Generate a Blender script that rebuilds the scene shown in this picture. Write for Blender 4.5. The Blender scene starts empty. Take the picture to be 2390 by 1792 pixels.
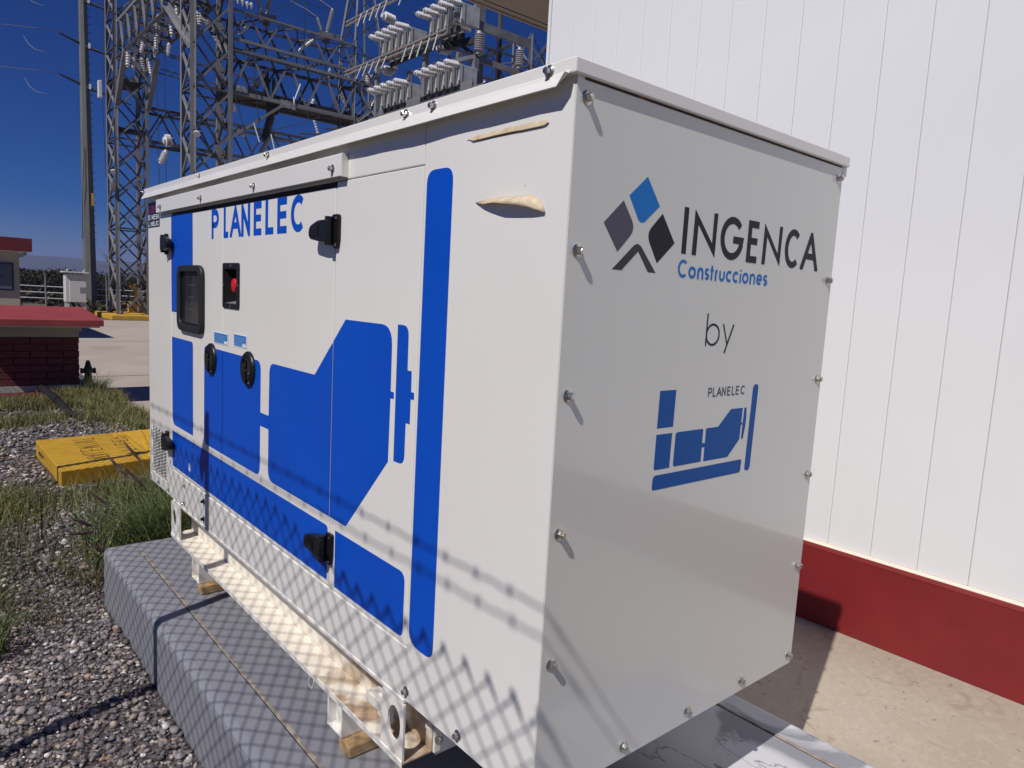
import bpy, bmesh, math, random
import numpy as np
from mathutils import Vector, Matrix, Quaternion
random.seed(7)
rng = np.random.default_rng(11)
scn = bpy.context.scene
COL = scn.collection

# ------------------------------------------------------------------ camera
# world metres; z = 0 is the generator roof, gravel lies at z = -1.98
cam_d = bpy.data.cameras.new('camera')
cam = bpy.data.objects.new('camera', cam_d)
COL.objects.link(cam)
scn.camera = cam
F_PX = 1657.064
rv = Vector((1.63352039, -0.555392887, 0.569360855))
Rm = Matrix.Rotation(rv.length, 3, rv.normalized())
right, down, fwd = Rm[0], Rm[1], Rm[2]
M = Matrix(((right[0], -down[0], -fwd[0], -0.895067971),
            (right[1], -down[1], -fwd[1], -0.917704043),
            (right[2], -down[2], -fwd[2], -0.40751185), (0, 0, 0, 1)))
cam.matrix_world = M
cam_d.sensor_width = 36
cam_d.lens = F_PX / 2390 * 36
cam_d.clip_start = 0.05
cam_d.clip_end = 6000
scn.render.resolution_x, scn.render.resolution_y = 1024, 768

# ------------------------------------------------------------------ light
SUN = Vector((1.0, 0.333, -1.295)).normalized()          # direction the light travels
el = math.asin(-SUN.z)
az = math.atan2(-SUN.x, -SUN.y)
world = bpy.data.worlds.new('World'); scn.world = world
world.use_nodes = True
nt = world.node_tree
bg = nt.nodes['Background']
sky = nt.nodes.new('ShaderNodeTexSky')
sky.sky_type = 'NISHITA'; sky.sun_disc = False
sky.sun_elevation = el; sky.sun_rotation = az
sky.altitude = 2200; sky.air_density = 0.95; sky.dust_density = 0.0; sky.ozone_density = 10.0
hsv = nt.nodes.new('ShaderNodeHueSaturation'); hsv.inputs['Saturation'].default_value = 1.42
hsv.inputs['Value'].default_value = 1.0
hsv.inputs['Hue'].default_value = .519
nt.links.new(sky.outputs[0], hsv.inputs['Color']); nt.links.new(hsv.outputs[0], bg.inputs[0])
bg.inputs[1].default_value = 0.05
sl = bpy.data.lights.new('sun', 'SUN'); sl.energy = 5.0; sl.angle = math.radians(0.53)
sl.color = (1.0, 0.955, 0.90)
so = bpy.data.objects.new('sun', sl); COL.objects.link(so)
so.rotation_euler = SUN.to_track_quat('-Z', 'Y').to_euler()
so.location = (-6, -2, 12)
scn.view_settings.view_transform = 'Standard'
scn.view_settings.look = 'None'
scn.view_settings.exposure = -0.16
scn.view_settings.gamma = 1.0
scn.view_settings.use_curve_mapping = False

# ------------------------------------------------------------------ materials
MATS = {}
def mat(name, col=(.5, .5, .5), rough=.5, metal=0., col2=None, scale=8., bump=0., bscale=60., spec=.5,
        coat=0., detail=5., attr=None, contrast=(0.35, 0.65), stretch=None, bdist=0.01, trans=0.):
    if name in MATS: return MATS[name]
    m = bpy.data.materials.new(name); m.use_nodes = True
    n = m.node_tree; b = n.nodes['Principled BSDF']
    b.inputs['Roughness'].default_value = rough
    b.inputs['Metallic'].default_value = metal
    b.inputs['Specular IOR Level'].default_value = spec
    b.inputs['Coat Weight'].default_value = coat
    if trans: b.inputs['Transmission Weight'].default_value = trans
    b.inputs['Base Color'].default_value = (*col, 1)
    tc = n.nodes.new('ShaderNodeTexCoord')
    vec = tc.outputs['Object']
    if stretch:
        mp = n.nodes.new('ShaderNodeMapping'); mp.inputs['Scale'].default_value = stretch
        n.links.new(vec, mp.inputs[0]); vec = mp.outputs[0]
    if attr:
        at = n.nodes.new('ShaderNodeAttribute'); at.attribute_name = attr
        n.links.new(at.outputs['Color'], b.inputs['Base Color'])
    if col2:
        t = n.nodes.new('ShaderNodeTexNoise'); t.inputs['Scale'].default_value = scale
        t.inputs['Detail'].default_value = detail
        n.links.new(vec, t.inputs['Vector'])
        r = n.nodes.new('ShaderNodeMapRange'); r.inputs[1].default_value, r.inputs[2].default_value = contrast
        n.links.new(t.outputs['Fac'], r.inputs[0])
        mx = n.nodes.new('ShaderNodeMix'); mx.data_type = 'RGBA'
        mx.inputs['A'].default_value = (*col, 1); mx.inputs['B'].default_value = (*col2, 1)
        n.links.new(r.outputs[0], mx.inputs['Factor'])
        if attr:
            mx.inputs['A'].default_value = (1, 1, 1, 1)
            mm = n.nodes.new('ShaderNodeMix'); mm.data_type = 'RGBA'; mm.blend_type = 'MULTIPLY'
            mm.inputs['Factor'].default_value = 1
            n.links.new(at.outputs['Color'], mm.inputs['A']); n.links.new(mx.outputs['Result'], mm.inputs['B'])
            n.links.new(mm.outputs['Result'], b.inputs['Base Color'])
        else:
            n.links.new(mx.outputs['Result'], b.inputs['Base Color'])
    if bump:
        t2 = n.nodes.new('ShaderNodeTexNoise'); t2.inputs['Scale'].default_value = bscale
        t2.inputs['Detail'].default_value = 6
        n.links.new(vec, t2.inputs['Vector'])
        bp = n.nodes.new('ShaderNodeBump'); bp.inputs['Strength'].default_value = bump
        bp.inputs['Distance'].default_value = bdist
        n.links.new(t2.outputs['Fac'], bp.inputs['Height'])
        n.links.new(bp.outputs[0], b.inputs['Normal'])
    MATS[name] = m
    return m

def coat_rough(m, r):
    m.node_tree.nodes['Principled BSDF'].inputs['Coat Roughness'].default_value = r
    return m
M_PAINT = mat('white_paint', (.76, .745, .715), .24, col2=(.73, .712, .675), scale=1.3, bump=.02, bscale=3, spec=.45, coat=.25, bdist=.02)
M_PAINT2 = mat('white_frame_paint', (.76, .735, .69), .4, col2=(.68, .63, .55), scale=9, contrast=(.45, .75))
M_BLUE = mat('blue_vinyl', (.001, .074, .50), .42, col2=(.001, .066, .46), scale=2, spec=.25)
M_BLUE_S = mat('small_blue_vinyl', (.005, .085, .34), .45, spec=.15)
M_LOGOBLUE = mat('logo_blue_vinyl', (.001, .17, .56), .45, spec=.2)
M_INK = mat('dark_vinyl', (.010, .009, .02), .45, spec=.2)
M_GREYINK = mat('grey_vinyl', (.085, .085, .12), .45, spec=.2)
M_BLACK = mat('black_plastic', (.008, .008, .009), .38, bump=.1, bscale=300, bdist=.001, spec=.35)
M_RUBBER = mat('black_rubber', (.016, .016, .019), .5, spec=.35)
M_DARK = mat('dark_cavity', (.012, .012, .012), .7)
M_GLASS = mat('tinted_glass', (.012, .013, .016), .06, spec=.6, col2=(.05, .05, .055), scale=9, stretch=(1, 1, .3))
M_STEEL = mat('zinc_steel', (.55, .53, .48), .28, metal=1.)
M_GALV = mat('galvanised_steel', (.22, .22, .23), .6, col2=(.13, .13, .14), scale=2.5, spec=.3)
M_GALVD = mat('dark_steel', (.10, .097, .093), .65, col2=(.045, .042, .04), scale=3, spec=.25)  # darker tone for rear and right-hand lattice members and dark fittings
M_RED = mat('red_plastic', (.55, .012, .015), .35)
M_TAN = mat('peeled_film', (.62, .52, .375), .6, col2=(.50, .39, .25), scale=45, bump=.3, bscale=60, bdist=.004)
M_STICK = mat('sticker_blue', (.02, .17, .52), .3)
M_STICKW = mat('sticker_white', (.72, .76, .8), .3)
M_WOOD = mat('wood', (.42, .29, .15), .7, col2=(.30, .19, .09), scale=8, stretch=(1, 6, 6), bump=.2, bscale=30)
M_WALL = mat('wall_panel_paint', (.735, .74, .745), .38, col2=(.71, .715, .72), scale=1.2, bump=.03, bscale=1.5, bdist=.03)
M_PLINTH = mat('red_paint', (.205, .014, .016), .5, col2=(.175, .012, .014), scale=5, bump=.15, bscale=35, bdist=.004)
M_PLINTHTOP = mat('red_paint_band', (.27, .035, .032), .5, col2=(.24, .03, .03), scale=9)
M_CREAM = mat('cream_paint', (.70, .60, .50), .6)
M_SOFFIT = mat('soffit_paint', (.42, .36, .30), .6, col2=(.38, .325, .27), scale=3)
M_SLAB = mat('beige_concrete', (.42, .365, .30), .8, col2=(.32, .265, .205), scale=1.6, bump=.35, bscale=45, detail=14, contrast=(.3, .72), bdist=.004)
M_YARD = mat('yard_concrete', (.40, .345, .305), .85, col2=(.34, .29, .25), scale=.7, bump=.1, bscale=8, detail=8)
M_DIRT = mat('dirt', (.12, .09, .06), .95, col2=(.08, .07, .04), scale=.25, detail=8, bump=.3, bscale=5)
M_GROUND = mat('gravel_bed', (.13, .11, .105), .95, col2=(.055, .047, .045), scale=45, bump=1., bscale=55, detail=8, bdist=.02)
M_STONE = mat('stone', (.2, .18, .18), .85, col2=(.62, .60, .60), scale=70, attr='Col', bump=.7, bscale=160, bdist=.003)
M_BRICK = mat('brick_red', (.15, .032, .026), .85, col2=(.10, .022, .018), scale=9, bump=.3, bscale=40, bdist=.004)
M_MORTAR = mat('mortar', (.05, .022, .02), .9)
M_REDCAP = mat('red_cap_paint', (.30, .045, .045), .6, col2=(.24, .035, .036), scale=2.2, detail=8, bump=.1, bscale=20)
M_REDBAND = mat('red_band_paint', (.15, .011, .012), .6, col2=(.12, .009, .010), scale=2)
M_CREAMW = mat('cream_wall', (.40, .36, .28), .75, col2=(.36, .32, .245), scale=2)
M_WHITEBASE = mat('pale_base', (.42, .42, .37), .8)
M_DOORB = mat('blue_grey_metal', (.11, .12, .16), .5, col2=(.09, .10, .13), scale=3)
M_YEL = mat('yellow_paint', (.62, .36, .025), .55, col2=(.52, .29, .02), scale=8, bump=.2, bscale=60, detail=8, bdist=.002)
M_YEL2 = mat('yellow_kerb_paint', (.60, .36, .04), .6, col2=(.5, .28, .02), scale=3)
M_IRON = mat('black_iron', (.012, .011, .010), .6)
M_PORC = mat('white_porcelain', (.62, .62, .63), .25, spec=.6)
M_PORCD = mat('grey_porcelain', (.34, .34, .35), .35)
M_CAPBODY = mat('capacitor_paint', (.46, .47, .46), .5, col2=(.31, .32, .33), scale=6)
M_BOXW = mat('cabinet_paint', (.62, .62, .60), .4)
M_BOXG = mat('grey_label', (.25, .25, .26), .5)
M_WIRE = mat('wire', (.06, .06, .065), .5, metal=.5)
M_WIREL = mat('bright_wire', (.6, .6, .6), .4)
M_GRASS = mat('grass_blade', (.1, .13, .04), .6, attr='Col', col2=(.75, .75, .75), scale=6, spec=.3)
M_LEAF = mat('shrub_leaf', (.05, .06, .025), .9, attr='Col', col2=(.8, .8, .8), scale=1, spec=.08)
M_BARK = mat('bark', (.09, .07, .055), .9)
M_HILL = mat('hill', (.07, .075, .05), .95, col2=(.05, .055, .035), scale=.01)
M_SEED = mat('seed_head', (.06, .028, .035), .8)

def slab_material(m):
    n = m.node_tree; b = n.nodes['Principled BSDF']; src = b.inputs['Base Color'].links[0].from_socket
    tc = n.nodes.new('ShaderNodeTexCoord')
    def noise(sc, det, dist=0., stretch=None):
        t = n.nodes.new('ShaderNodeTexNoise'); t.inputs['Scale'].default_value = sc; t.inputs['Detail'].default_value = det; t.inputs['Distortion'].default_value = dist
        v = tc.outputs['Object']
        if stretch:
            mp = n.nodes.new('ShaderNodeMapping'); mp.inputs['Scale'].default_value = stretch; n.links.new(v, mp.inputs[0]); v = mp.outputs[0]
        n.links.new(v, t.inputs['Vector']); return t.outputs['Fac']
    def ramp(i, a, bb):
        r = n.nodes.new('ShaderNodeMapRange'); r.inputs[1].default_value = a; r.inputs[2].default_value = bb; n.links.new(i, r.inputs[0]); return r.outputs[0]
    def mix(f, a, col, k=1.):
        q = n.nodes.new('ShaderNodeMix'); q.data_type = 'RGBA'; n.links.new(a, q.inputs['A']); q.inputs['B'].default_value = (*col, 1)
        mu = n.nodes.new('ShaderNodeMath'); mu.operation = 'MULTIPLY'; mu.inputs[1].default_value = k; n.links.new(f, mu.inputs[0]); n.links.new(mu.outputs[0], q.inputs['Factor']); return q.outputs['Result']
    c = mix(ramp(noise(26, 12), .48, .7), src, (.48, .41, .33), .35)
    c = mix(ramp(noise(34, 6, .6), .66, .70), c, (.16, .13, .11), .8)
    c = mix(ramp(noise(5.5, 10, 1.5), .62, .66), c, (.27, .20, .13), .5)
    c = mix(ramp(noise(120, 3), .55, .75), c, (.24, .19, .14), .6)
    n.links.new(c, b.inputs['Base Color'])
slab_material(M_SLAB)
# pad paint: grey, with pale flakes where the coat has peeled beside the generator's near end
def pad_material():
    m = mat('grey_pad_paint', (.165, .168, .20), .6, bump=.10, bscale=70, bdist=.001)
    n = m.node_tree; b = n.nodes['Principled BSDF']
    tc = n.nodes.new('ShaderNodeTexCoord')
    t = n.nodes.new('ShaderNodeTexNoise'); t.inputs['Scale'].default_value = 2.6; t.inputs['Detail'].default_value = 9
    t.inputs['Distortion'].default_value = 1.2
    n.links.new(tc.outputs['Object'], t.inputs['Vector'])
    sx = n.nodes.new('ShaderNodeSeparateXYZ'); n.links.new(tc.outputs['Object'], sx.inputs[0])
    def rng_(inp, a, bb, c=0., d=1.):
        r = n.nodes.new('ShaderNodeMapRange'); r.inputs[1].default_value = a; r.inputs[2].default_value = bb
        r.inputs[3].default_value = c; r.inputs[4].default_value = d
        n.links.new(inp, r.inputs[0]); return r.outputs[0]
    def mul(a, bb):
        q = n.nodes.new('ShaderNodeMath'); q.operation = 'MULTIPLY'; n.links.new(a, q.inputs[0]); n.links.new(bb, q.inputs[1]); return q.outputs[0]
    mask = mul(rng_(sx.outputs[0], .02, .25), rng_(sx.outputs[1], -.55, -1.0))
    fl = mul(rng_(t.outputs['Fac'], .44, .53), mask)
    t3 = n.nodes.new('ShaderNodeTexNoise'); t3.inputs['Scale'].default_value = 4.5; t3.inputs['Detail'].default_value = 6
    mp = n.nodes.new('ShaderNodeMapping'); mp.inputs['Scale'].default_value = (1.6, .5, 1); mp.inputs['Rotation'].default_value = (0, 0, .35)
    n.links.new(tc.outputs['Object'], mp.inputs[0]); n.links.new(mp.outputs[0], t3.inputs['Vector'])
    sp = rng_(t3.outputs['Fac'], .69, .72)
    crack_a = mul(rng_(t3.outputs['Fac'], .492, .5), rng_(t3.outputs['Fac'], .508, .5)); crack = mul(crack_a, fl)
    t4 = n.nodes.new('ShaderNodeTexNoise'); t4.inputs['Scale'].default_value = 1.7; t4.inputs['Detail'].default_value = 6
    n.links.new(tc.outputs['Object'], t4.inputs['Vector'])
    def mix(fac, a, bcol):
        q = n.nodes.new('ShaderNodeMix'); q.data_type = 'RGBA'; n.links.new(fac, q.inputs['Factor'])
        if isinstance(a, tuple): q.inputs['A'].default_value = (*a, 1)
        else: n.links.new(a, q.inputs['A'])
        q.inputs['B'].default_value = (*bcol, 1); return q.outputs['Result']
    c = mix(rng_(t4.outputs['Fac'], .35, .65), (.190, .196, .232), (.228, .230, .255))
    c = mix(sp, c, (.34, .35, .40))
    c = mix(fl, c, (.50, .50, .52))
    c = mix(crack, c, (.09, .09, .10))
    n.links.new(c, b.inputs['Base Color'])
    return m
M_PAD = pad_material()

# paint with brown dust on the ledge of the skid
def ledge_material():
    m = mat('dusty_frame_paint', (.78, .74, .66), .45)
    n = m.node_tree; b = n.nodes['Principled BSDF']
    tc = n.nodes.new('ShaderNodeTexCoord'); sx = n.nodes.new('ShaderNodeSeparateXYZ')
    n.links.new(tc.outputs['Object'], sx.inputs[0])
    t = n.nodes.new('ShaderNodeTexNoise'); t.inputs['Scale'].default_value = 11; t.inputs['Detail'].default_value = 8
    n.links.new(tc.outputs['Object'], t.inputs['Vector'])
    def rr(i, a, bb):
        r = n.nodes.new('ShaderNodeMapRange'); r.inputs[1].default_value = a; r.inputs[2].default_value = bb
        n.links.new(i, r.inputs[0]); return r.outputs[0]
    f = n.nodes.new('ShaderNodeMath'); f.operation = 'MULTIPLY'
    n.links.new(rr(t.outputs['Fac'], .40, .56), f.inputs[0]); n.links.new(rr(sx.outputs[1], -.30, -.62), f.inputs[1])
    q = n.nodes.new('ShaderNodeMix'); q.data_type = 'RGBA'
    q.inputs['A'].default_value = (.80, .745, .645, 1); q.inputs['B'].default_value = (.42, .30, .20, 1)
    n.links.new(f.outputs[0], q.inputs['Factor']); n.links.new(q.outputs['Result'], b.inputs['Base Color'])
    return m
M_LEDGE = ledge_material()

# ------------------------------------------------------------------ mesh helpers
def wloc(o):
    v = Vector(o.location)
    while o.parent: o = o.parent; v += Vector(o.location)
    return v

class MB:
    def __init__(s): s.v = []; s.f = []; s.m = []; s.mi = 0
    def add(s, vs, fs):
        o = len(s.v); s.v += [tuple(v) for v in vs]; s.f += [tuple(i + o for i in f) for f in fs]
        s.m += [s.mi] * len(fs); return s
    def box(s, x0, x1, y0, y1, z0, z1):
        if x0 > x1: x0, x1 = x1, x0
        if y0 > y1: y0, y1 = y1, y0
        if z0 > z1: z0, z1 = z1, z0
        return s.add([(x0, y0, z0), (x1, y0, z0), (x1, y1, z0), (x0, y1, z0), (x0, y0, z1), (x1, y0, z1), (x1, y1, z1), (x0, y1, z1)],
                     [(0, 3, 2, 1), (4, 5, 6, 7), (0, 1, 5, 4), (1, 2, 6, 5), (2, 3, 7, 6), (3, 0, 4, 7)])
    def prism(s, poly, a, b, axis):
        """extrude a 2-D polygon; axis 'x': (y,z) from x=a to b; 'y': (x,z); 'z': (x,y)"""
        def P(p, t):
            return (t, p[0], p[1]) if axis == 'x' else (p[0], t, p[1]) if axis == 'y' else (p[0], p[1], t)
        n = len(poly); ar = sum(poly[i][0] * poly[(i + 1) % n][1] - poly[(i + 1) % n][0] * poly[i][1] for i in range(n))
        if ar < 0: poly = poly[::-1]
        vs = [P(p, a) for p in poly] + [P(p, b) for p in poly]
        A = tuple(range(n)); B = tuple(range(n, 2 * n))
        flip = (b > a) == (axis != 'y')
        fs = [A[::-1] if flip else A, B if flip else B[::-1]]
        for i in range(n):
            j = (i + 1) % n
            q = (i, j, n + j, n + i); fs.append(q if flip else q[::-1])
        return s.add(vs, fs)
    def tube(s, pts, r, n=8, caps=True):
        pts = [Vector(p) for p in pts]; rs = r if isinstance(r, (list, tuple)) else [r] * len(pts)
        rings = []; up = None
        for i, p in enumerate(pts):
            d = (pts[min(i + 1, len(pts) - 1)] - pts[max(i - 1, 0)]).normalized()
            if up is None:
                up = d.orthogonal().normalized()
            up = (up - d * up.dot(d)); up = up.normalized() if up.length > 1e-6 else d.orthogonal().normalized()
            w = d.cross(up)
            rings.append([p + (up * math.cos(2 * math.pi * k / n) + w * math.sin(2 * math.pi * k / n)) * rs[i] for k in range(n)])
        vs = [v for g in rings for v in g]; fs = []
        for i in range(len(pts) - 1):
            for k in range(n):
                k2 = (k + 1) % n
                fs.append((i * n + k, i * n + k2, (i + 1) * n + k2, (i + 1) * n + k))
        if caps:
            fs.append(tuple(range(n))[::-1]); fs.append(tuple(range((len(pts) - 1) * n, len(pts) * n)))
        return s.add(vs, fs)
    def lathe(s, prof, p0, axis, n=12):
        """prof [(t, r)] along axis from p0"""
        a = Vector(axis).normalized(); u = a.orthogonal().normalized(); w = a.cross(u); p0 = Vector(p0)
        vs = []; fs = []
        for t, r in prof:
            for k in range(n):
                an = 2 * math.pi * k / n
                vs.append(p0 + a * t + (u * math.cos(an) + w * math.sin(an)) * max(r, 1e-5))
        for i in range(len(prof) - 1):
            for k in range(n):
                k2 = (k + 1) % n
                fs.append((i * n + k, i * n + k2, (i + 1) * n + k2, (i + 1) * n + k))
        fs.append(tuple(range(n))[::-1]); fs.append(tuple(range((len(prof) - 1) * n, len(prof) * n)))
        return s.add(vs, fs)
    def build(s, name, material, parent=None, bevel=0., smooth=False, origin=None, seg=2, tri=False):
        me = bpy.data.meshes.new(name)
        base = wloc(parent) if parent else Vector((0, 0, 0))
        og = Vector(origin) if origin is not None else base
        me.from_pydata([(v[0] - og.x, v[1] - og.y, v[2] - og.z) for v in s.v], [], s.f)
        if isinstance(material, (list, tuple)):
            for mm in material: me.materials.append(mm)
            for p, i in zip(me.polygons, s.m): p.material_index = i
        else: me.materials.append(material)
        if smooth:
            for p in me.polygons: p.use_smooth = True
            try: me.set_sharp_from_angle(angle=math.radians(38))
            except Exception: pass
        me.update()
        o = bpy.data.objects.new(name, me); COL.objects.link(o)
        o.location = og - base
        if parent: o.parent = parent
        if bevel:
            b = o.modifiers.new('bevel', 'BEVEL'); b.width = bevel; b.segments = seg; b.limit_method = 'ANGLE'; b.angle_limit = math.radians(40)
        return o

def thing(name, label, cat, loc=(0, 0, 0), group=None):
    o = bpy.data.objects.new(name, None); COL.objects.link(o); o.location = loc
    o.empty_display_size = .1
    return tag(o, label, cat, group)
def tag(o, label=None, cat=None, group=None, kind=None):
    if label: o['label'] = label
    if cat: o['category'] = cat
    if group: o['group'] = group
    if kind: o['kind'] = kind
    return o
def clone(o, parent, loc=None):
    c = o.copy(); COL.objects.link(c); c.parent = parent
    if loc is not None: c.location = loc
    return c
def rpoly(pts, n=5):
    """polygon with rounded corners; pts (a, b[, r])"""
    out = []; N = len(pts)
    for i, p in enumerate(pts):
        r = p[2] if len(p) > 2 else 0
        P = Vector(p[:2])
        if not r: out.append(tuple(P)); continue
        A = Vector(pts[i - 1][:2]); B = Vector(pts[(i + 1) % N][:2])
        d0 = (A - P); d1 = (B - P)
        rr = min(r, d0.length * .49, d1.length * .49)
        a = P + d0.normalized() * rr; b = P + d1.normalized() * rr
        for k in range(n + 1):
            t = k / n
            out.append(tuple(a * (1 - t) ** 2 + P * 2 * t * (1 - t) + b * t * t))
    return out
def clip(poly, lim, keep_less):
    out = []; n = len(poly)
    def ins(p): return p[0] <= lim + 1e-9 if keep_less else p[0] >= lim - 1e-9
    for i in range(n):
        a, b = poly[i], poly[(i + 1) % n]
        if ins(a): out.append(a)
        if ins(a) != ins(b):
            t = (lim - a[0]) / (b[0] - a[0]); out.append((lim, a[1] + t * (b[1] - a[1])))
    return out
def arc(cx, cy, rx, ry, a0, a1, n=14):
    return [(cx + rx * math.cos(math.radians(a0 + (a1 - a0) * i / n)), cy + ry * math.sin(math.radians(a0 + (a1 - a0) * i / n))) for i in range(n + 1)]

# stroke letters: every glyph is a list of polylines in a box of width w, height 1
def glyph(c, w):
    A = arc
    G = {
     'I': [[(w/2, 0), (w/2, 1)]], 'L': [[(0, 1), (0, 0), (w, 0)]],
     'N': [[(0, 0), (0, 1), (w, 0), (w, 1)]], 'M': [[(0, 0), (0, 1), (w/2, .2), (w, 1), (w, 0)]],
     'E': [[(w, 1), (0, 1), (0, 0), (w, 0)], [(0, .52), (w*.93, .52)]],
     'P': [[(0, 0), (0, 1), (w*.55, 1)] + A(w*.55, .73, w*.45, .27, 90, -90, 10)[1:] + [(0, .46)]],
     'C': [A(w*.55, .5, w*.55, .5, 48, 312, 22)],
     'G': [A(w*.55, .5, w*.55, .5, 42, 345, 24), [(w*.6, .47), (w*1.08, .47), (w*1.05, .30)]],
     'A': [[(0, 0), (w/2, 1), (w, 0)], [(w*.19, .34), (w*.81, .34)]],
     'S': [A(w/2, .75, w/2, .25, 40, 270, 12) + A(w/2, .25, w/2, .25, 90, -140, 12)[1:]],
     'K': [[(0, 0), (0, 1)], [(w, 1), (0, .45)], [(w*.3, .6), (w, 0)]],
     'T': [[(0, 1), (w, 1)], [(w/2, 1), (w/2, 0)]],
     'Y': [[(0, 1), (w/2, .5), (w, 1)], [(w/2, .5), (w/2, 0)]],
     'o': [A(w/2, .31, w/2, .31, 0, 360, 20)],
     'c': [A(w*.55, .31, w*.55, .31, 50, 310, 16)],
     'e': [A(w/2, .31, w/2, .31, 0, 310, 16), [(0.02*w, .31), (w, .31)]],
     'n': [[(0, 0), (0, .62)], [(0, .3)] + A(w/2, .36, w/2, .26, 180, 0, 10) + [(w, 0)]],
     'r': [[(0, 0), (0, .62)], A(w*.9, .30, w*.9, .30, 180, 80, 7)],
     'u': [[(0, .62), (0, .26)] + A(w/2, .26, w/2, .26, 180, 360, 10)[1:] + [(w, .62)]],
     's': [A(w/2, .455, w/2, .165, 40, 270, 9) + A(w/2, .145, w/2, .145, 90, -140, 9)[1:]],
     't': [[(w/2, 0), (w/2, .92)], [(0, .62), (w, .62)]],
     'i': [[(w/2, 0), (w/2, .60)], [(w/2, .76), (w/2, .88)]],
     'b': [[(0, 0), (0, 1)], A(w/2, .34, w/2, .34, 0, 360, 24)],
     'y': [[(0, .70), (w*.5, .0)], [(w, .70), (w*.28, -.28)]],
    }
    return G[c]
def stroke(mb, pts, wd, mp, depth, closed=False, zlim=None):
    """flat ribbon with mitred joints; mp maps (a,b,h) to 3-D"""
    P = [Vector(p) for p in pts]; n = len(P); L = []; R = []
    if (P[0] - P[-1]).length > 1e-6 and zlim:
        hh = zlim[1] - zlim[0]
        for e_, o_ in ((0, 1), (-1, -2)):
            v_ = P[e_] - P[o_]
            if v_.length > .12 * hh and abs(v_.y) > .8 * abs(v_.x) and (P[e_].y < zlim[0] + .6 * wd or P[e_].y > zlim[1] - .6 * wd): P[e_] = P[e_] + v_.normalized() * wd * .6
    closed = (P[0] - P[-1]).length < 1e-6
    for i in range(n):
        if closed and i in (0, n - 1): d0 = (P[n-1] - P[n-2]).normalized(); d1 = (P[1] - P[0]).normalized()
        else:
            d0 = (P[i] - P[i-1]).normalized() if i else (P[1] - P[0]).normalized()
            d1 = (P[i+1] - P[i]).normalized() if i < n - 1 else d0
        n0 = Vector((-d0.y, d0.x)); n1 = Vector((-d1.y, d1.x)); m = (n0 + n1)
        m = m.normalized() if m.length > 1e-6 else n0
        k = min(1 / max(m.dot(n0), .2), 3.4)
        L.append(P[i] + m * wd / 2 * k); R.append(P[i] - m * wd / 2 * k)
    for i in range(n - 1):
        q = [(v[1], v[0]) for v in (R[i], R[i+1], L[i+1], L[i])]
        if zlim: q = clip(clip(q, zlim[1], True), zlim[0], False)
        if len(q) > 2: mb.add([mp(v[1], v[0], depth) for v in q], [tuple(range(len(q)))])
def word(name, spans, z0, h, wd, mp, material, parent, pointed=False, dep=.0003):
    """spans: [(char, a0, a1)] outer limits along the writing direction"""
    mb = MB(); k = 0
    for c, a0, a1 in spans:
        hw = wd / 2; s = 1 if a1 > a0 else -1
        b0 = a0 + s * hw; w = abs(a1 - a0) - wd
        if pointed and c == 'N':
            W2 = abs(a1 - a0)
            P2 = [(0, 0), (.018, 1), (.83, .315), (.83, .99), (1, 1), (.985, 0), (.19, .68), (.18, 0)]
            mb.add([mp(a0 + s * p[0] * W2, z0 + p[1] * h, .0003) for p in P2], [tuple(range(8))[::-1]]); continue
        for g in glyph(c, max(w, .0001) / (h - wd)):
            pts = [(b0 + s * p[0] * (h - wd), z0 + hw + p[1] * (h - wd)) for p in g]
            # straighten stroke ends so I/L/E reach the full height
            stroke(mb, pts, wd, mp, dep + (k % 4) * .00006, zlim=(z0, z0 + h) if c not in 'yp' else None); k += 1
    return mb.build(name, material, parent)

# unit steel angle, local Z 0..1, leg 1 wide; used (scaled) for lattice members
def unit_angle():
    mb = MB(); t = .12
    mb.box(0, 1, 0, t, 0, 1); mb.box(0, t, t, 1, 0, 1)
    me = bpy.data.meshes.new('angle_bar'); me.from_pydata([(v[0] - .3, v[1] - .3, v[2]) for v in mb.v], [], mb.f)
    return me
ANG = {}
def member(name, p, q, w, parent, material, roll=0.):
    key = material.name
    if key not in ANG:
        me = unit_angle(); me.materials.append(material); ANG[key] = me
    o = bpy.data.objects.new(name, ANG[key]); COL.objects.link(o); o.parent = parent
    base = wloc(parent); p = Vector(p); q = Vector(q); d = q - p
    rot = d.to_track_quat('Z', 'Y') @ Quaternion((0, 0, 1), roll)
    o.matrix_local = Matrix.Translation(p - base) @ rot.to_matrix().to_4x4() @ Matrix.Diagonal((w, w, d.length, 1))
    return o

# ================================================================== SETTING
gz = -1.98
g = MB(); g.box(-400, 900, -60, 27.29, gz - .6, gz - .32); g.box(-400, 900, 27.29, 1600, gz - .6, gz - .012); g.box(-60, 1.195, 12.9, 27.285, gz - .31, gz - .013); tag(g.build('ground', M_DIRT), kind='structure')
g = MB()
nx, ny = 26, 90
for j in range(ny):
    for i in range(nx):
        pass
# gently uneven gravel bed between fence and yard
vs = []; fs = []
for j in range(ny + 1):
    for i in range(nx + 1):
        x = -2.6 + 3.8 * i / nx; y = -3 + 16 * j / ny
        h = .012 * math.sin(x * 3.1 + y * 1.7) + .01 * math.sin(x * 7.3 - y * 4.1)
        if i in (0, nx) or j in (0, ny): h = -.015
        vs.append((x, y, gz + h - .004))
for j in range(ny):
    for i in range(nx):
        a = j * (nx + 1) + i; fs.append((a, a + 1, a + nx + 2, a + nx + 1))
g.add(vs, fs); tag(g.build('gravel_ground', M_GROUND, smooth=True), kind='structure')
def bed(x, y): return gz + .012 * math.sin(x * 3.1 + y * 1.7) + .01 * math.sin(x * 7.3 - y * 4.1) - .004

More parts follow.
